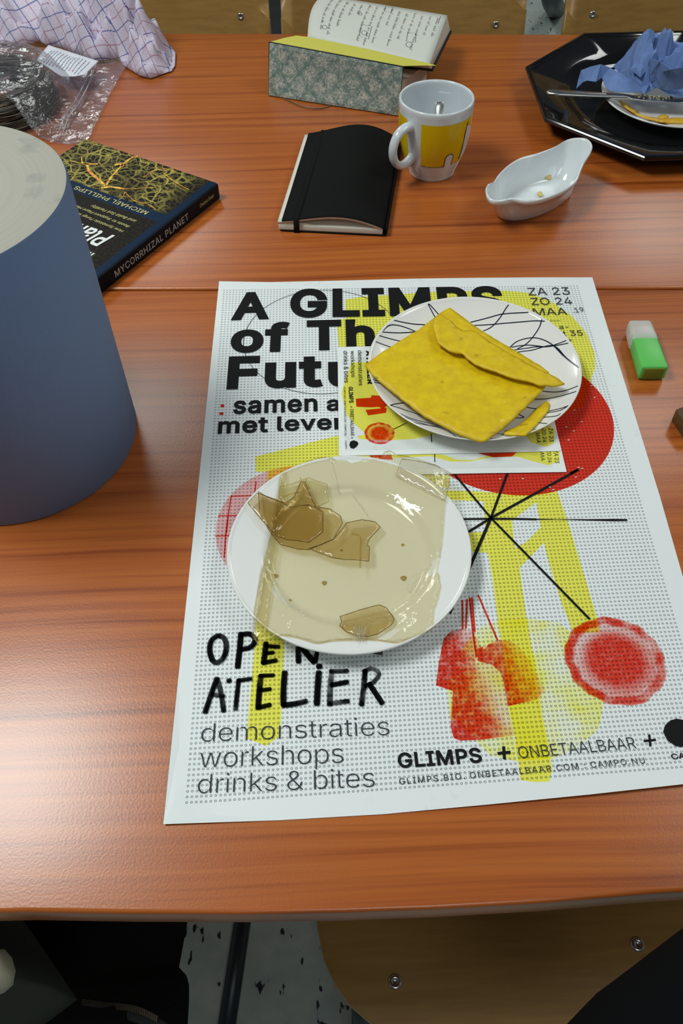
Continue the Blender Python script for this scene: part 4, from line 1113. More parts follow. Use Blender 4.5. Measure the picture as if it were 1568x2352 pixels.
# ------------------------------------------------------------------ mug
MC = Vector((.2680, .8520, 0)); MH = .098
mug = thing('mug', 'white and yellow coffee mug with a spoon handle inside, beside the black notebook', 'mug', MC)
mpf = [(.0, .0305), (.004, .0315), (.012, .0345), (.025, .0390), (.04, .0430), (.055, .0455), (.07, .0468), (.085, .0474), (MH, .0476)]
def mr(z):
    for (z0, r0), (z1, r1) in zip(mpf, mpf[1:]):
        if z <= z1: return r0 + (r1 - r0) * (z - z0) / (z1 - z0)
    return mpf[-1][1]
prof = [(.0001, .003), (.026, .003), (.027, .0), (.0300, .0), (.0312, .001)] + [(mr(z / 1000), z / 1000) for z in range(4, 96, 4)] + [(.0477, .0960), (.0472, .0980), (.0458, .0988), (.0444, .0980), (.0438, .0955)] + \
       [(mr(z / 1000) - .0038, z / 1000) for z in range(92, 8, -4)] + [(.026, .0062), (.02, .0052), (.0001, .005)]
M_MUG = mat('mug_glaze', (.66, .71, .74), .1, Coat_Weight=.4)
lathe('mug_body', prof, MC, M_MUG, mug, 96)
AZ = radians(-98)
yg = mat('yellow_glaze', srgb(226, 188, 8), .12); dg = mat('dark_outline_glaze', srgb(50, 52, 40), .2)
def mpatch(name, a0, a1, zf0, zf1, m, off_=.00035, n=24, nz=8):
    def fn(s, t_):
        a = AZ + radians(a0 + (a1 - a0) * s); z0, z1 = zf0(s), zf1(s); z = z0 + (z1 - z0) * t_; r = mr(z) + off_
        return Vector((MC.x + r * cos(a), MC.y + r * sin(a), z))
    return gridsurf(name, fn, n, nz, m, mug)
K = lambda v: (lambda s: v)
mpatch('yellow_panel', -20, 58, K(.026), K(.0845), yg)
mpatch('yellow_panel', 58, 72, lambda s: .026 + .0 * s, lambda s: .0845, yg)
mpatch('yellow_panel', -150, -47, K(.026), K(.0845), yg)
mpatch('white_shape', 23, 38, K(.0245), lambda s: .040 + .004 * sin(pi * s), mat('mug_glaze'), .0008, 14, 6)
mpatch('white_shape', 56, 80, lambda s: .030, lambda s: .062 + .014 * sin(pi * (.5 + .5 * s)), mat('mug_glaze'), .0008, 10, 6)
def mline(pts, wd=.0005):
    Q = []
    for a, z in pts:
        r = mr(z) + .0009; Q.append((MC.x + r * cos(AZ + radians(a)), MC.y + r * sin(AZ + radians(a)), z))
    tube('outline', Q, wd, dg, mug, 6)
mline([(23, .0262), (23, .034), (23.2, .039), (25, .0425), (28, .0440), (33, .0440), (36, .0425), (37.8, .039), (38, .034), (38, .0262)]); mline([(-20, .0262), (-5, .0258), (10, .0258), (23, .026)], .0003)
mline([(56, .030), (56, .045), (56, .065), (57, .074), (60, .080)])
ha = AZ - radians(41); hd = Vector((cos(ha), sin(ha), 0))
Q = [MC + hd * r + Vector((0, 0, z)) for r, z in ((.043, .075), (.055, .0775), (.068, .073), (.0755, .060), (.0745, .045), (.066, .033), (.054, .029), (.042, .032), (.038, .036))]
Q = catmull(Q, 6)
tube('handle', Q, [.0060 + .0014 * abs(i / (len(Q) - 1) * 2 - 1) ** 3 for i in range(len(Q))], M_MUG, mug, 16, .85)
sp = thing('teaspoon', 'steel teaspoon standing inside the mug', 'spoon', (MC.x, MC.y - .01, .008))
e_ = P(1010, 234, .078); e0 = Vector((MC.x + .002, MC.y - .012, .011)); dd = (e_ - e0).normalized(); sd = Vector((1, .03, 0)).normalized()
vs = []; fs = []
for i in range(13):
    q = i / 12; p = e0.lerp(e_, q); ww = .0025 + .0036 * sstep(.55, 1, q); ww = ww if i < 12 else ww * .8
    n_ = dd.cross(sd).normalized() * .0007
    vs += [p - sd * ww + n_, p + sd * ww + n_, p + sd * ww - n_, p - sd * ww - n_]
    if i:
        b = 4 * i
        for k in range(4): fs.append([b - 4 + k, b - 4 + (k + 1) % 4, b + (k + 1) % 4, b + k])
fs += [[0, 1, 2, 3], [51, 50, 49, 48]]
bevel(pyobj('spoon_handle', vs, fs, M_STEEL, sp, True), .0004, 2)
bm = bmesh.new(); bmesh.ops.create_uvsphere(bm, u_segments=20, v_segments=10, radius=1)
for v in bm.verts: v.co = Vector((v.co.x * .011 + e0.x - .004, v.co.y * .012 + e0.y + .006, v.co.z * .0025 + .0092))
bmobj('spoon_bowl', bm, M_STEEL, sp, True)

# ------------------------------------------------------------------ small white boat dish
rim = [CT(*p) for p in [(148, 1352), (168, 1325), (205, 1308), (232, 1265), (300, 1195), (400, 1133), (530, 1098), (640, 1058), (740, 1004), (820, 990), (885, 1000), (917, 1042), (903, 1095), (862, 1160), (835, 1220), (800, 1300), (700, 1372), (560, 1425), (450, 1441), (350, 1428), (280, 1440), (205, 1442), (160, 1408)]]
hz = [.036, .036, .035, .035, .036, .037, .038, .040, .043, .046, .047, .045, .042, .039, .037, .036, .035, .034, .034, .033, .035, .036, .037]
hz = [z + .010 for z in hz]
R3 = catmull([at(u, v, z) for (u, v), z in zip(rim, hz)], 5, True)
dc = at(*CT(470, 1290), .02); dc.z = 0
ax_ = (at(*CT(850, 1050), .04) - at(*CT(170, 1400), .036)); ax_.z = 0; ax_.normalize(); an = Vector((-ax_.y, ax_.x, 0))
basepx = [CT(215, 1490), CT(225, 1560), CT(300, 1600), CT(400, 1598), CT(560, 1555), CT(700, 1485), CT(775, 1410)]
def dishloop(ka, kb, z, lip=0, inset=0):
    out = []
    for p in R3:
        d = Vector((p.x - dc.x, p.y - dc.y, 0)); a = d.dot(ax_); b = d.dot(an)
        s = 1 - inset / max(.01, d.length)
        a2 = max(-.055, min(.055, a)) if z is not None else a
        if z is None: out.append(Vector((dc.x, dc.y, 0)) + d * s * 1.0 + Vector((0, 0, p.z + lip)))
        else:
            aa = a2 * ka; bb = b * kb if abs(b) > 0 else 0
            # round the ends of the base into an oval
            lim = .0335 * sqrt(max(0.02, 1 - (a2 / .0555) ** 2))
            bb = max(-lim, min(lim, b)) * kb
            out.append(Vector((dc.x, dc.y, 0)) + ax_ * aa + an * bb + Vector((0, 0, z)))
    return out
DB = Vector((.3925, .7685, 0))
def baseloop(k, z):
    out = []
    for p in R3:
        d = p - DB; a = d.dot(ax_); b = d.dot(an); th = atan2(b / .030, a / .064)
        out.append(DB + ax_ * .0635 * k * cos(th) + an * .0300 * k * sin(th) + Vector((0, 0, z)))
    return out
loops = [baseloop(.96, .0004), baseloop(1, .003), None, None, None, None, None, None, None]
low = [a.lerp(Vector((b.x, b.y, b.z - .009)), .90) for a, b in zip(baseloop(1.0, .030), dishloop(1, 1, None, 0, .0035))]
loops[2] = [a.lerp(b, .5) for a, b in zip(loops[1], low)]
loops[3] = low
loops[4] = dishloop(1, 1, None, -.0065, .0004); loops[5] = dishloop(1, 1, None, -.002, -.0004); loops[6] = dishloop(1, 1, None, 0, .0012); loops[7] = dishloop(1, 1, None, -.002, .0034)
inn = baseloop(.90, .009); mid2 = [a.lerp(b, .5) for a, b in zip(loops[7], baseloop(.97, .016))]
loops[8] = mid2; loops += [inn, baseloop(.78, .0058), baseloop(.3, .005)]
vs = []; fs = []; n = len(R3)
for lp in loops: vs += lp
for i in range(len(loops) - 1):
    for j in range(n): fs.append([i * n + j, i * n + (j + 1) % n, (i + 1) * n + (j + 1) % n, (i + 1) * n + j])
fs += [list(range(n))[::-1], [(len(loops) - 1) * n + j for j in range(n)]]
dish = pyobj('boat_dish', vs, fs, mat('dish_glaze', (.74, .78, .80), .1, Coat_Weight=.4), None, True)
tag(dish, 'small white boat-shaped dish with pointed handle, holding two nut crumbs', 'dish')
nutm = mat('nut_flesh', srgb(214, 190, 130), .7)
for (u, v), s, lb in ((CT(595, 1280), .0058, 'larger pale nut crumb in the middle of the white boat dish'), (CT(540, 1400), .0040, 'smaller brownish nut crumb near the front of the white boat dish')):
    bm = bmesh.new(); bmesh.ops.create_icosphere(bm, subdivisions=2, radius=s)
    p = at(u, v, .008)
    for v_ in bm.verts:
        v_.co *= 1 + .35 * noise.noise(v_.co * 300); v_.co.z *= .7; v_.co += Vector((p.x, p.y, .006 + s * .62))
    o = bmobj('nut_crumb', bm, nutm); tag(o, lb, 'crumb', 'nut crumbs in the dish')

# ------------------------------------------------------------------ black octagonal tray
OC = Vector((.617, 1.003, 0)); OR_ = .2035
tray = thing('octagonal_tray', 'glossy black octagonal platter at the right, carrying a plate, knife and blue paper', 'tray', OC)
def ol(r, z, circ=0.0, N=96):
    out = []
    for k in range(N):
        a = 2 * pi * k / N + pi / 8; b = (a - pi / 8) % (pi / 4) - pi / 8
        ro = r * cos(pi / 8) / cos(b); rr_ = ro * (1 - circ) + r * circ
        out.append(Vector((OC.x + rr_ * cos(a), OC.y + rr_ * sin(a), z)))
    return out
loops = [ol(.115, .0005, 1), ol(.120, .004, 1), ol(.150, .010, .5), ol(.197, .0225), ol(.2025, .0245), ol(.2035, .0265), ol(.2035, .0290), ol(.2020, .0305), ol(.1985, .0305), ol(.1965, .0290), ol(.1930, .0284), ol(.1915, .0270), ol(.187, .0262),
         ol(.160, .0215, .1), ol(.150, .0195, .5), ol(.1405, .0170, .9), ol(.134, .0125, 1), ol(.126, .0092, 1), ol(.117, .0085, 1), ol(.04, .0085, 1)]
vs = []; fs = []; n = 96
for lp in loops: vs += lp
for i in range(len(loops) - 1):
    for j in range(n): fs.append([i * n + j, i * n + (j + 1) % n, (i + 1) * n + (j + 1) % n, (i + 1) * n + j])
fs += [list(range(n))[::-1], [(len(loops) - 1) * n + j for j in range(n)]]
o = pyobj('tray_body', vs, fs, M_BLACKG, tray, True); o.modifiers.new('e', 'EDGE_SPLIT').split_angle = radians(28)
SC = Vector((.6248, .9885, .0087)); SR = .1005
spl = thing('small_plate', 'white plate with yellow food scraps on the black octagonal tray', 'plate', SC)
lathe('plate_body', [(.0001, .002), (.05, .002), (.054, 0), (.058, .0), (.062, .003), (.09, .014), (SR - .001, .0195), (SR, .021), (SR - .001, .0218), (SR - .004, .0205), (.09, .0165), (.072, .0085), (.06, .006), (.0001, .006)], SC, M_CERAM, spl, 96)
scr = mat('yellow_scrap', srgb(226, 176, 50), .45)
def zs(x, y):
    r = hypot(x - SC.x, y - SC.y); return SC.z + (.0065 if r < .062 else .0065 + (min(r, .098) - .062) / .036 * .0145) + .003
for pts, lb in (([(1225, 795), (1300, 805), (1400, 815), (1568, 812), (1660, 800), (1660, 840), (1500, 845), (1400, 842), (1300, 838), (1235, 815)], 'long yellow food scrap near the front rim of the plate on the black tray'),
            ([(1110, 712), (1180, 720), (1260, 770), (1225, 795), (1150, 755)], 'yellow food scrap at the left rim of the plate on the black tray'),
            ([(1400, 842), (1490, 842), (1430, 862), (1405, 860)], 'small yellow food crumb below the long scrap on the tray plate'),
            ([(1400, 800), (1440, 790), (1480, 800), (1470, 815), (1405, 816)], 'small orange food crumb above the long scrap on the tray plate')):
    o = drape('food_scrap', [at(*CT(*p), .025)[:2] for p in pts], lambda x, y: zs(x, y) + .0015 * noise.noise(Vector((x * 120, y * 120, 0))), .004, scr, None, .0025, -1, True, .0008, 3)
    tag(o, lb, 'food scrap')
# knife
k0, k1 = at(1254, 212, .037), at(1660, 236, .0335); kd = (k1 - k0); kl = kd.length; kd.normalize(); kn = Vector((-kd.y, kd.x, 0)).normalized()
vs = []; fs = []; secs = [(0, .0025, .0012), (.003, .0062, .0022), (.02, .0080, .0026), (.06, .0072, .0028), (.10, .0055, .0030), (.113, .0045, .0028), (.120, .0070, .0014), (.135, .0092, .0009), (.18, .0095, .0008), (.215, .0080, .0007), (.232, .002, .0006)]
kf = kl / .232 if False else 1
for i, (s, wd, th) in enumerate(secs):
    p = k0 + kd * s
    vs += [p + kn * wd + Vector((0, 0, -th * .3)), p + kn * wd * .6 + Vector((0, 0, th)), p - kn * wd * .6 + Vector((0, 0, th)), p - kn * wd + Vector((0, 0, -th * .3)), p - kn * wd * .6 - Vector((0, 0, th)), p + kn * wd * .6 - Vector((0, 0, th))]
    if i:
        for k in range(6): fs.append([6 * i - 6 + k, 6 * i - 6 + (k + 1) % 6, 6 * i + (k + 1) % 6, 6 * i + k])
fs += [list(range(6)), [6 * len(secs) - 1 - k for k in range(6)]]
nH = 5
kn_t = thing('table_knife', 'steel table knife lying across the plate on the black tray', 'knife', k0)
hf = [f for f in fs[:6 * nH]]; bf = [f for f in fs[6 * nH:60]]
pyobj('handle', vs, hf + [fs[60]], M_STEEL, kn_t, True); pyobj('blade', vs, bf + [fs[61]], M_STEEL, kn_t, True)
for o in kn_t.children:
    bm = bmesh.new(); bm.from_mesh(o.data); bmesh.ops.delete(bm, geom=[v for v in bm.verts if not v.link_faces], context='VERTS'); bm.to_mesh(o.data); bm.free()
random.seed(5)
bm = bmesh.new()
for k in range(26):
    s = .125 + .05 * random.random(); p = k0 + kd * s + kn * random.uniform(-.005, .006) + Vector((0, 0, .0018))
    r = bmesh.ops.create_icosphere(bm, subdivisions=1, radius=random.uniform(.0006, .0016))
    for v in r['verts']: v.co = v.co * (1 + .3 * random.random()) + p
o = bmobj('food_crumbs', bm, mat('crumb', srgb(196, 190, 160), .8)); tag(o, 'pale food crumbs stuck on the knife blade', 'crumbs', kind='stuff')

# crumpled blue paper
def crumple(name, outline, amp, cell, m, seed, parent=None, zmin=.02, flat=True, thick=.0004):
    rnd = random.Random(seed)
    P3 = [at(u, v, z) for u, v, z in outline]; P2 = [Vector((p.x, p.y)) for p in P3]; Z = [p.z for p in P3]
    n = len(P2); xs = [p.x for p in P2]; ys = [p.y for p in P2]; inner = []
    nx = int((max(xs) - min(xs)) / cell) + 1; ny = int((max(ys) - min(ys)) / cell) + 1
    for i in range(nx):
        for j in range(ny):
            x = min(xs) + (i + rnd.random()) * cell; y = min(ys) + (j + rnd.random()) * cell
            if inpoly(x, y, P2) and edgedist(x, y, P2) > cell * .3: inner.append(Vector((x, y)))
    r = delaunay_2d_cdt(P2 + inner, [(i, (i + 1) % n) for i in range(n)], [], 1, 1e-7)
    vs = []
    for v in r[0]:
        ws = 0; zz_ = 0
        for p, z in zip(P2, Z):
            w_ = 1 / ((v - p).length_squared + 1e-7) ** 1.1; ws += w_; zz_ += w_ * z
        zz_ /= ws; d = min(1, edgedist(v.x, v.y, P2) / .02)
        zz_ += d * amp * (abs(noise.noise(Vector((v.x * 38, v.y * 38, seed)))) * 2.2 + rnd.uniform(-.20, .20) - .35 * abs(noise.noise(Vector((v.x * 95, v.y * 60, seed + 4)))))
        vs.append((v.x, v.y, max(zmin, zz_)))
    o = pyobj(name, vs, [list(f) for f in r[2]], m, parent, not flat, recalc=False)
    for p in o.data.polygons:
        if p.normal.z < 0: p.flip()
    solid(o, thick, 0)
    return o
mbp = mat('blue_paper_towel', srgb(108, 136, 190), .85); t = NT(mbp); t.bump(t.noise(t.coords('Object'), 700, 3, .6), .35, .0006)
cp = thing('crumpled_blue_paper', 'crumpled blue paper towel heaped on the plate in the black tray', 'paper towel', (.63, 1.04, .03))
def CTz(l): return [(*CT(x, y), z) for x, y, z in l]
crumple('paper_heap', CTz([(1065, 478, .045), (1130, 420, .055), (1200, 345, .065), (1260, 300, .075), (1290, 240, .092), (1315, 205, .098), (1360, 225, .094), (1380, 265, .088), (1345, 330, .07), (1375, 410, .055), (1395, 400, .055), (1430, 340, .07), (1480, 290, .078), (1560, 310, .078), (1700, 330, .075), (1760, 450, .06), (1750, 640, .05), (1560, 705, .043), (1500, 700, .044), (1440, 665, .044), (1380, 630, .044), (1290, 680, .043), (1235, 640, .043), (1190, 570, .045), (1110, 530, .043)]), .034, .0044, mbp, 3, cp, .038)
crumple('paper_heap', CTz([(1300, 500, .06), (1330, 420, .085), (1400, 440, .09), (1480, 500, .09), (1600, 480, .092), (1700, 560, .07), (1560, 640, .055), (1480, 650, .052), (1400, 640, .05), (1340, 600, .052)]), .028, .0040, mbp, 8, cp, .05)
crumple('paper_heap', CTz([(1225, 330, .075), (1275, 280, .085), (1300, 225, .10), (1330, 205, .105), (1370, 240, .10), (1350, 330, .085), (1370, 430, .075), (1310, 500, .065), (1260, 560, .058), (1190, 500, .06), (1190, 400, .066)]), .020, .0042, mbp, 21, cp, .05)
crumple('loose_strip', CTz([(800, 640, .03), (815, 570, .040), (835, 505, .052), (900, 480, .060), (975, 462, .064), (1040, 485, .060), (1100, 520, .055), (1170, 550, .050), (1230, 545, .050), (1290, 660, .044), (1180, 668, .043), (1040, 655, .043), (1000, 610, .043), (985, 560, .047), (940, 590, .047), (880, 580, .048), (850, 590, .043)]), .006, .008, mbp, 5, cp, .029)

# ------------------------------------------------------------------ green highlighter
hc = (at(1478, 800, .008)); hdir = (at(1495, 868, .0) - at(1452, 735, .0)); hdir.z = 0; hdir.normalize(); hs = Vector((hdir.y, -hdir.x, 0))
hs = hs if hs.x > 0 else -hs
HL = thing('highlighter', 'short square green highlighter with a clear cap, right of the poster', 'highlighter', (hc.x, hc.y, 0))
def hbx(name, a0, a1, w0, w1, z0, z1, m, bev):
    o0 = at(1452, 742, .0155); o0 = Vector((o0.x, o0.y, 0)) + hs * .0075
    vs = [o0 + hdir * a + hs * s * (w0 if a == a0 else w1) + Vector((0, 0, z)) for z in (z0, z1) for a, s in ((a0, -1), (a1, -1), (a1, 1), (a0, 1))]
    return bevel(pyobj(name, vs, [[3, 2, 1, 0], [4, 5, 6, 7], [0, 1, 5, 4], [1, 2, 6, 5], [2, 3, 7, 6], [3, 0, 4, 7]], m, HL), bev, 4)
mgn = mat('green_plastic', srgb(116, 222, 110), .3, Transmission_Weight=.3, IOR=1.3)
mcl = mat('clear_cap_plastic', (.86, .84, .80), .25, Transmission_Weight=.5, IOR=1.25)
hbx('clear_cap', -.002, .030, .0125, .0142, .0006, .0195, mcl, .004)
hbx('green_body', .020, .0735, .0128, .0138, .0012, .0185, mgn, .0022)
hbx('felt_core', .0700, .0742, .0106, .0106, .0032, .0165, mat('olive_felt', srgb(120, 130, 30), .9), .001)
# brown block
bp = [at(1540, 966, .0), at(1567, 1006, .0), at(1640, 1000, .0), at(1640, 930, .0), at(1553, 928, .0)]
q = [(p.x, p.y) for p in bp]
o = prism('wooden_block', [q[0], q[1], q[2], q[3]], .0, .016, plywood('brown_wood', srgb(74, 56, 32), srgb(94, 72, 42)), None, .0015)
tag(o, 'brown wooden block at the right edge of the near table, beyond the poster', 'block')

# ------------------------------------------------------------------ zip bag, coil, label
cc = at(-20, 205, .03); CRo, CRi = .088, .058
coil = bmesh.new(); random.seed(9)
for k in range(150):
    r = random.uniform(CRi, CRo); z = random.uniform(.004, .040 + .012 * (1 - abs(r - .073) / .015)); ph = random.random() * 6.28
    ex_, ey_ = random.uniform(-.003, .003), random.uniform(-.003, .003)
    pts = []
    for j in range(41):
        a = 2 * pi * j / 40
        rr_ = r + .0018 * sin(3 * a + ph) + .0012 * sin(7 * a + 2 * ph)
        pts.append((cc.x + ex_ + rr_ * cos(a), cc.y + ey_ + rr_ * sin(a), max(.003, z + .002 * sin(2 * a + ph))))
    tube_bm(coil, pts, .0008, 4, False)
ml = mat('dark_grey_fibre', srgb(74, 70, 62), .35); t = NT(ml)
t.l.new(t.ramp(t.noise(t.coords('Object', (1, 1, 30)), 60, 2), [(.35, srgb(56, 54, 50)), (.65, srgb(110, 104, 90))]), t.b.inputs['Base Color'])
o = bmobj('fibre_coil', coil, ml, None, True); tag(o, 'coil of grey-brown flat strands inside the clear plastic bag', 'coil')
def film():
    m = mat('clear_film', (.8, .8, .85), .1); t = NT(m); t.n.remove(t.b); out = t.n['Material Output']
    tr = t.add('ShaderNodeBsdfTransparent'); tr.inputs[0].default_value = (.93, .93, .95, 1)
    g = t.add('ShaderNodeBsdfGlossy'); g.inputs['Roughness'].default_value = .12
    dfu = t.add('ShaderNodeBsdfDiffuse'); dfu.inputs[0].default_value = (.62, .62, .70, 1)
    v = t.coords('Object')
    b = t.add('ShaderNodeBump', i_Height=t.noise(v, 38, 4, .55, 1.2), i_Strength=.7, i_Distance=.005)
    t.l.new(b.outputs[0], g.inputs['Normal'])
    lw = t.add('ShaderNodeLayerWeight', i_Blend=.5); t.l.new(b.outputs[0], lw.inputs['Normal'])
    f = t.math('MULTIPLY_ADD', t.math('POWER', lw.outputs['Facing'], 4.0), .7, .10)
    m1 = t.add('ShaderNodeMixShader'); m1.inputs[0].default_value = .06
    t.l.new(tr.outputs[0], m1.inputs[1]); t.l.new(dfu.outputs[0], m1.inputs[2])
    m2 = t.add('ShaderNodeMixShader'); t.l.new(f, m2.inputs[0]); t.l.new(m1.outputs[0], m2.inputs[1]); t.l.new(g.outputs[0], m2.inputs[2])
    t.l.new(m2.outputs[0], out.inputs[0]); return m
M_FILM = film()
def bagz(x, y):
    r = hypot(x - cc.x, y - cc.y)
    h = .056 * (1 - sstep(CRo - .002, CRo + .045, r)) if r > CRi - .01 else .056 - .018 * sstep(CRi - .005, CRi - .03, r)
    nz = noise.noise(Vector((x * 26, y * 26, 2))); n2 = abs(noise.noise(Vector((x * 60 + y * 30, y * 60 - x * 25, 5))))
    return max(.0018, .003 + h + .0035 * (nz + .4) + .0045 * n2)
bag = thing('clear_plastic_bag', 'crinkled clear zip bag around the fibre coil, at the far left', 'plastic bag', (cc.x, cc.y, 0))
bo = [(-330, 98), (-100, 98), (40, 104), (100, 108), (200, 120), (296, 138), (289, 150), (272, 180), (263, 198), (254, 212), (242, 235), (225, 272), (206, 313), (190, 334), (168, 330), (143, 329), (108, 320), (72, 312), (52, 304), (0, 300), (-200, 300), (-330, 250)]
drape('upper_film', [at(u, v, .006)[:2] for u, v in bo], bagz, .0045, M_FILM, bag, 0, -1, True, .0006, 3)
drape('lower_film', [at(u, v, .002)[:2] for u, v in bo], lambda x, y: .0012, .03, M_FILM, bag)
zs_ = [at(u, v, .006) for u, v in [(222, 150), (200, 205), (178, 245), (160, 268), (148, 300)]]
zs2 = [at(u, v, .006) for u, v in [(212, 150), (190, 203), (168, 243), (150, 268), (138, 300)]]
mz = mat('milky_plastic', (.55, .56, .62), .3, Transmission_Weight=.4)
for Q in (zs_, zs2):
    tube('zip_seal', [(p.x, p.y, .0075) for p in catmull(Q, 8)], .0012, mz, bag, 6)
# label
lq = [CQ(*p) for p in [(420, 405), (850, 540), (800, 580), (725, 660), (640, 665), (535, 670), (470, 630), (380, 570), (300, 548), (350, 480)]]
def labz(x, y): return bagz(x, y) * .35 + .022
la = drape('paper_label', [at(u, v, .024)[:2] for u, v in lq], lambda x, y: .027 + .004 * noise.noise(Vector((x * 30, y * 30, 9))), .005, mat('label_paper', (.66, .68, .74), .6), bag, .0004)
for v in la.data.vertices: v.co.z = max(v.co.z, 0)
l = Layer(); lb_ = Layer(); random.seed(2)
o0 = Vector(at(*CQ(445, 430), .027)[:2]); ox = Vector(at(*CQ(830, 545), .027)[:2]) - o0; oy = Vector(at(*CQ(330, 535), .027)[:2]) - o0
for i in range(13):
    s = .02 + i * .07
    t0 = .06; 
    while t0 < (.9 if i < 3 else .95):
        wl = random.uniform(.05, .16)
        a = o0 + ox * s + oy * t0; b = o0 + ox * s + oy * min(1, t0 + wl)
        (lb_ if (i in (1, 4, 10) and random.random() < .5) else l).line([a, b], .0010 if i < 3 else .0008)
        t0 += wl + .03
lz = lambda x, y: .0276 + .004 * noise.noise(Vector((x * 30, y * 30, 9)))
l.build('label_text', lz, mat('label_blue_ink', srgb(50, 70, 110), .6), bag, 'blue text lines', True); lb_.build('label_text', lz, mat('label_red_ink', srgb(170, 60, 70), .6), bag, 'red text lines', True)

# ------------------------------------------------------------------ tea towel
def towelmat():
    m = mat('checked_cotton', (.6, .55, .62), .9); t = NT(m)
    v = t.coords('UV')
    s = t.add('ShaderNodeSeparateXYZ', i_0=v).outputs
    wob = t.math('MULTIPLY', t.math('SINE', t.math('MULTIPLY', s[0], 2400)), .0004)
    wob2 = t.math('MULTIPLY', t.math('SINE', t.math('MULTIPLY', s[1], 2400)), .0004)
    def stripes(c, per, ph, wd):
        f = t.math('FRACT', t.math('ADD', t.math('DIVIDE', c, per), ph)); return t.math('LESS_THAN', t.math('ABSOLUTE', t.math('SUBTRACT', f, .5)), wd / per / 2)
    cx_ = t.math('ADD', s[0], wob2); cy_ = t.math('ADD', s[1], wob)
    bl = t.math('MAXIMUM', stripes(cx_, .034, 0, .0013), stripes(cy_, .034, .1, .0013))
    rd = t.math('MAXIMUM', stripes(cx_, .034, .5, .0011), stripes(cy_, .034, .6, .0011))
    base = t.ramp(t.noise(v, 500, 2), [(.3, srgb(196, 184, 206)), (.7, srgb(216, 208, 222))])
    c = t.mix(t.math('MULTIPLY', rd, .75), base, srgb(150, 62, 96)); c = t.mix(t.math('MULTIPLY', bl, .85), c, srgb(34, 62, 140))
    t.l.new(c, t.b.inputs['Base Color']); t.bump(t.noise(v, 900, 2), .3, .0006); return m
M_TOW = towelmat()
towel = thing('tea_towel', 'crumpled white tea towel with blue and red check lines, far left corner', 'towel', (-.25, 1.3, 0))
def cloth(name, outline, H, seed, folds, cell=.0045, slope=.02):
    pl = [at(u, v, z)[:2] for u, v, z in outline]; P2 = [Vector(p) for p in pl]
    Z = [o_[2] for o_ in outline]
    def zf(x, y):
        d = edgedist(x, y, P2); e = sstep(0, slope, d) ** .6 if d > 0 else 0
        ws = 0; zb = 0
        for p, z in zip(P2, Z):
            w_ = 1 / ((x - p.x) ** 2 + (y - p.y) ** 2 + 1e-6); ws += w_; zb += w_ * z
        zb /= ws; h = 0
        for ax, ay, bx_, by_, wd, amp in folds:
            dx, dy = bx_ - ax, by_ - ay; L_ = dx * dx + dy * dy; tt = max(0, min(1, ((x - ax) * dx + (y - ay) * dy) / L_))
            wv = .010 * noise.noise(Vector((x * 18, y * 18, seed)))
            dd_ = hypot(x - ax - tt * dx, y - ay - tt * dy) + wv
            h += 1.35 * amp * exp(-(dd_ / wd) ** 2)
        n_ = noise.noise(Vector((x * 13, y * 13, seed))) ; wx = .012 * noise.noise(Vector((x * 20, y * 20, 7))); n2 = 1 - abs(noise.noise(Vector(((x + wx) * 24, (y - wx) * 34, seed + 3)))) * 3.2 - abs(noise.noise(Vector((x * 60, y * 60, 1)))) * .9
        return max(.0015, zb - e * .030 * max(0, 1 - abs(noise.noise(Vector(((x + wx * 2) * 13, (y - wx) * 17, seed + 9)))) * 9) + e * (H * (.55 + .5 * n_) + H * .62 * n2 + h))
    o = drape(name, pl, zf, cell, M_TOW, towel, .0016, 0, True)
    uv = o.data.uv_layers.new(name='uv')
    for li, lp in enumerate(o.data.loops):
        c = o.data.vertices[lp.vertex_index].co
        w1 = noise.noise_vector(Vector((c.x * 9, c.y * 9, seed))) * .028
        uv.data[li].uv = (c.x + c.z * .4 + c.y * .25 + w1.x * .8, c.y + c.z * .7 - c.x * .25 + w1.y * .8)
    return o
def F(a, b, wd, amp, z=.03):
    p, q = at(*CQ(*a), z), at(*CQ(*b), z); return (p.x, p.y, q.x, q.y, wd, amp)
ow = [(-500, 150, .02), (-500, -120, .09), (0, -150, .09), (500, -130, .09), (800, -70, .085), (960, -15, .075), (1050, 40, .065), (1110, 85, .04), (1180, 120, .04), (1240, 180, .035), (1275, 240, .03), (1300, 310, .02), (1400, 360, .012), (1470, 410, .008), (1503, 450, .005), (1500, 560, .003), (1470, 610, .002), (1380, 640, .002), (1290, 672, .002), (1200, 650, .002), (1120, 600, .002), (1060, 560, .003), (1020, 500, .006), (960, 505, .006), (880, 518, .006), (800, 518, .006), (720, 500, .006), (640, 455, .006), (560, 420, .007), (480, 395, .01), (400, 385, .012), (330, 350, .012), (200, 390, .01), (100, 385, .01), (0, 370, .01), (-300, 360, .01)]
cloth('towel_cloth', [(*CQ(x, y), z) for x, y, z in ow], .044, 2,
      [F((760, 60), (960, 330), .016, .030), (F((560, 330), (1000, 380), .014, .024)), F((1010, 100), (1290, 420), .012, .026), F((1050, 200), (1200, 520), .008, .022), F((1290, 480), (1480, 560), .012, .014), F((200, 200), (520, 330), .014, .026), F((420, 240), (520, 130), .010, .03), F((180, 270), (330, 290), .009, .022), F((0, 150), (300, 60), .02, .03)])

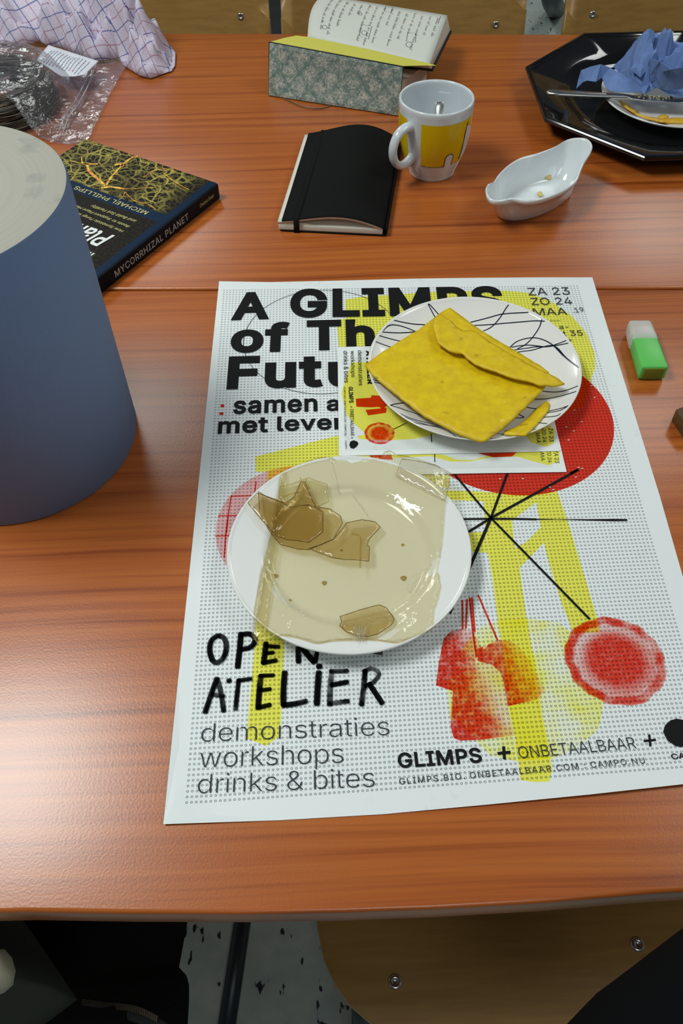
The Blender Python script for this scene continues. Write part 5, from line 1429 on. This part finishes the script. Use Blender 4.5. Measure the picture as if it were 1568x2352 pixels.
# ------------------------------------------------------------------ far chairs
def chair(x0, x1, yb, label, screws, zt=.16, zb=-.14):
    ch = thing('school_chair', label, 'chair', ((x0 + x1) / 2, yb - .2, FZ), 'plywood chairs behind the far table')
    xc = (x0 + x1) / 2; hw = (x1 - x0) / 2
    def fn(s, t_):
        x = x0 + (x1 - x0) * s; q = abs((x - xc) / hw); z = zb + (zt - zb) * t_
        cut = .02 * max(0, q - .9) / .1
        return Vector((x, yb + .025 * (1 - q * q) + .05 * t_, z + (cut if t_ < .5 else -cut)))
    gridsurf('backrest', fn, 20, 8, M_PLY, ch, .010, 0)
    for sx, sz in screws:
        q = abs((sx - xc) / hw); tt = (sz - zb) / (zt - zb); y = yb + .025 * (1 - q * q) + .05 * tt
        bm = bmesh.new()
        for r0, r1, d0, d1 in ((.0062, .0052, 0, .0022),):
            pr_ = [(.0062, 0), (.0060, .0016), (.0048, .0026), (.0026, .0026), (.0024, .0012), (0.0001, .0012)]
            rings = [[bm.verts.new((sx + r * cos(a * pi / 10), y - .005 - d, sz + r * sin(a * pi / 10))) for a in range(20)] for r, d in pr_]
            for a, b in zip(rings, rings[1:]):
                for k in range(20): bm.faces.new((a[k], a[(k + 1) % 20], b[(k + 1) % 20], b[k]))
        bmobj('screw', bm, M_STEEL, ch, True)
    def sfn(s, t_): x = x0 + .01 + (x1 - x0 - .02) * s; return Vector((x, yb - .37 + .36 * t_, -.30 - .012 * sin(pi * s) + .02 * t_ * (t_ - .6)))
    gridsurf('seat', sfn, 16, 10, M_PLY, ch, .010, 0)
    for sx in (x0 + .05, x1 - .05):
        tube('frame_tube', catmull([(sx, yb + .045, zb + .10), (sx, yb + .035, -.25), (sx, yb + .03, -.32), (sx, yb - .05, -.325), (sx, yb - .30, -.325)], 5), .010, M_METAL, ch, 12)
        tube('leg', [(sx, yb - .30, -.325), (sx, yb - .33, FZ + .01)], .010, M_METAL, ch, 12)
        tube('leg', [(sx, yb + .03, -.32), (sx, yb + .07, FZ + .01)], .010, M_METAL, ch, 12)
    return ch
def atY(u, v, y):
    d = _R.transposed() @ Vector(((u - 784) / FPX, (v - 1176) / FPX, 1)); return CAM + d * ((y - CAM.y) / d.y)
YB = 1.355
def scr_(u, v): p = atY(u, v, YB + .035); return (p.x, p.z)
chair(atY(250, 30, YB).x - .17, atY(617, 40, YB).x, YB, 'plywood chair behind the far table, left of the dark gap', [scr_(553, 33)])
chair(atY(645, 40, YB).x, atY(1212, 40, YB).x, YB, 'plywood chair behind the far table, behind the open notebook', [scr_(1136, 50)])
chair(atY(1303, 40, YB).x, atY(1303, 40, YB).x + .42, YB, 'plywood chair behind the far table, behind the black tray', [scr_(1358, 28)])
# dark bag on the floor seen in the gap
def lump(name, pts, z0, z1, m, label, cat, seed, H):
    P2 = [Vector(p) for p in pts]
    def zf(x, y):
        d = edgedist(x, y, P2); return z0 + (z1 - z0) * sstep(0, H, d) ** .5 + .03 * noise.noise(Vector((x * 8, y * 8, seed))) * sstep(0, H, d)
    bm = None
    o = drape(name, pts, zf, .03, m, None, .004, -1)
    if label: tag(o, label, cat)
    return o
blackc = mat('black_cloth', (.012, .012, .013), .9)
a = atY(600, 60, 2.6); b = atY(665, 60, 2.6)
lump('black_bag', [(a.x - .25, 1.95), (b.x + .2, 1.95), (b.x + .22, 3.6), (a.x - .3, 3.6)], FZ + .004, FZ + .33, blackc, 'black bag on the floor, in the gap between the two left chairs', 'bag', 1, .15)
p0 = at(1262, 40, FZ); p1 = at(1290, -40, FZ)
tube_o = tube('dark_chair_leg', [at(1275, 30, FZ) + Vector((0, 0, .012)), at(1268, 5, FZ + .12), at(1262, -60, FZ + .5)], .035, M_METAL, None, 12)
tag(tube_o, 'dark metal leg on the floor seen right of the middle chair', 'furniture leg')

# ------------------------------------------------------------------ near chair, clothes, foot bar
SZc = -.30
seatpx = [(722, 2060), (728, 2130), (742, 2200), (768, 2262), (800, 2306), (845, 2345), (900, 2385), (1000, 2420), (1200, 2440), (1500, 2430), (1750, 2400), (1850, 2300), (1880, 2000), (1860, 1850), (730, 1850)]
nc = thing('school_chair', 'plywood chair pushed under the near table, its rounded seat showing at the bottom', 'chair', (.3, -.05, FZ))
o = prism('seat', [at(u, v, SZc)[:2] for u, v in seatpx], SZc - .011, SZc, M_PLY, nc); bevel(o, .003)
for u, v in ((907, 2256), (1463, 2170)):
    p = at(u, v, SZc); lathe('screw', [(.0068, .0003), (.0064, .0020), (.005, .0028), (.0028, .0028), (.0024, .0012), (.0001, .0012)], (p.x, p.y, SZc), M_STEEL, nc, 24)
for u, v in ((780, 2200), (1700, 2200)):
    p = at(u, v, SZc - .03)
    tube('frame_tube', [(p.x + .02, p.y + .26, SZc - .022), (p.x + .02, p.y - .04, SZc - .022)], .010, M_METAL, nc, 12)
    tube('leg', [(p.x + .02, p.y + .24, SZc - .022), (p.x + .02, p.y + .27, FZ + .011)], .010, M_METAL, nc, 12)
    tube('leg', [(p.x + .02, p.y - .03, SZc - .022), (p.x + .02, p.y - .06, FZ + .011)], .010, M_METAL, nc, 12)
a, b = at(575, 2000, FZ + .01), at(512, 2420, FZ + .01)
fb = tube('floor_runner', [(a.x, a.y, FZ + .014), (b.x, b.y, FZ + .014)], .0125, M_METAL, None, 14)
tag(fb, 'dark metal furniture runner lying on the floor below the near table edge', 'furniture leg')
# dark clothes at lower left
mk = mat('dark_brown_cloth', srgb(20, 21, 19), .95, Specular_IOR_Level=.1); t = NT(mk); t.bump(t.noise(t.coords('Object'), 260, 4, .7), .8, .002)
def lump_px(name, px, z0, z1, m, parent, seed, H, cell=.008):
    pts = [at(u, v, z0)[:2] for u, v in px]; P2 = [Vector(p) for p in pts]
    def zf(x, y):
        d = edgedist(x, y, P2); e = sstep(0, H, d) ** .5
        return z0 + (z1 - z0) * e + (z1 - z0) * .25 * noise.noise(Vector((x * 16, y * 16, seed))) * e
    return drape(name, pts, zf, cell, m, parent, .004, -1)
coat = thing('dark_jacket', 'dark jacket with a zip, bundled on a seat below the near table edge, lower left', 'jacket', (-.12, -.1, -.32))
lump_px('jacket_body', [(-500, 2000), (428, 2000), (440, 2060), (428, 2130), (411, 2222), (428, 2240), (434, 2262), (434, 2300), (431, 2352), (428, 2500), (-500, 2560)], -.34, -.25, mk, coat, 3, .05)
lump_px('jacket_sleeve', [(-300, 2130), (-60, 2095), (5, 2082), (24, 2080), (52, 2112), (85, 2160), (130, 2225), (178, 2296), (120, 2340), (-60, 2460), (-300, 2500)], -.16, -.09, mat('dark_grey_wool', srgb(62, 66, 60), .98, Specular_IOR_Level=.1), coat, 5, .03, .006)
lump_px('pale_lining', [(-120, 2200), (-20, 2180), (10, 2180), (28, 2200), (36, 2230), (30, 2262), (10, 2280), (-40, 2300), (-120, 2320)], -.088, -.064, mat('cream_cloth', srgb(190, 186, 160), .9), coat, 6, .012, .005)
bm = bmesh.new()
for k in range(44):
    s = k / 43; u = 190 + 170 * s; v = 2302 + 40 * s * s + 4 * sin(s * 6)
    p = at(u, v, -.245); r = bmesh.ops.create_cube(bm, size=1)
    for vv in r['verts']: vv.co = Vector((vv.co.x * .0011, vv.co.y * .005, vv.co.z * .003)) + p
o = bmobj('zip_teeth', bm, mat('zip_metal', srgb(74, 66, 52), .5, Metallic=.5), coat); o['kind'] = 'stuff'
tube('zip_tape', [at(u, v, -.250) for u, v in ((60, 2320), (120, 2312), (190, 2308), (270, 2322), (360, 2350), (420, 2390))], .0045, mat('zip_tape', srgb(40, 42, 40), .9), coat, 8, .4)
# black sleeve at lower right, close to the camera
slv = tube('black_coat_sleeve', catmull([at(1960, 2110, .05), at(1800, 2280, .05), at(1580, 2530, .05), at(1420, 2720, .05)], 6), [.045 + .02 * min(1, i / 12) for i in range(19)], mat('black_wool', (.004, .0045, .005), .95, Specular_IOR_Level=.05), None, 32)
tag(slv, 'black coat sleeve at the lower right corner, close to the camera', 'sleeve')
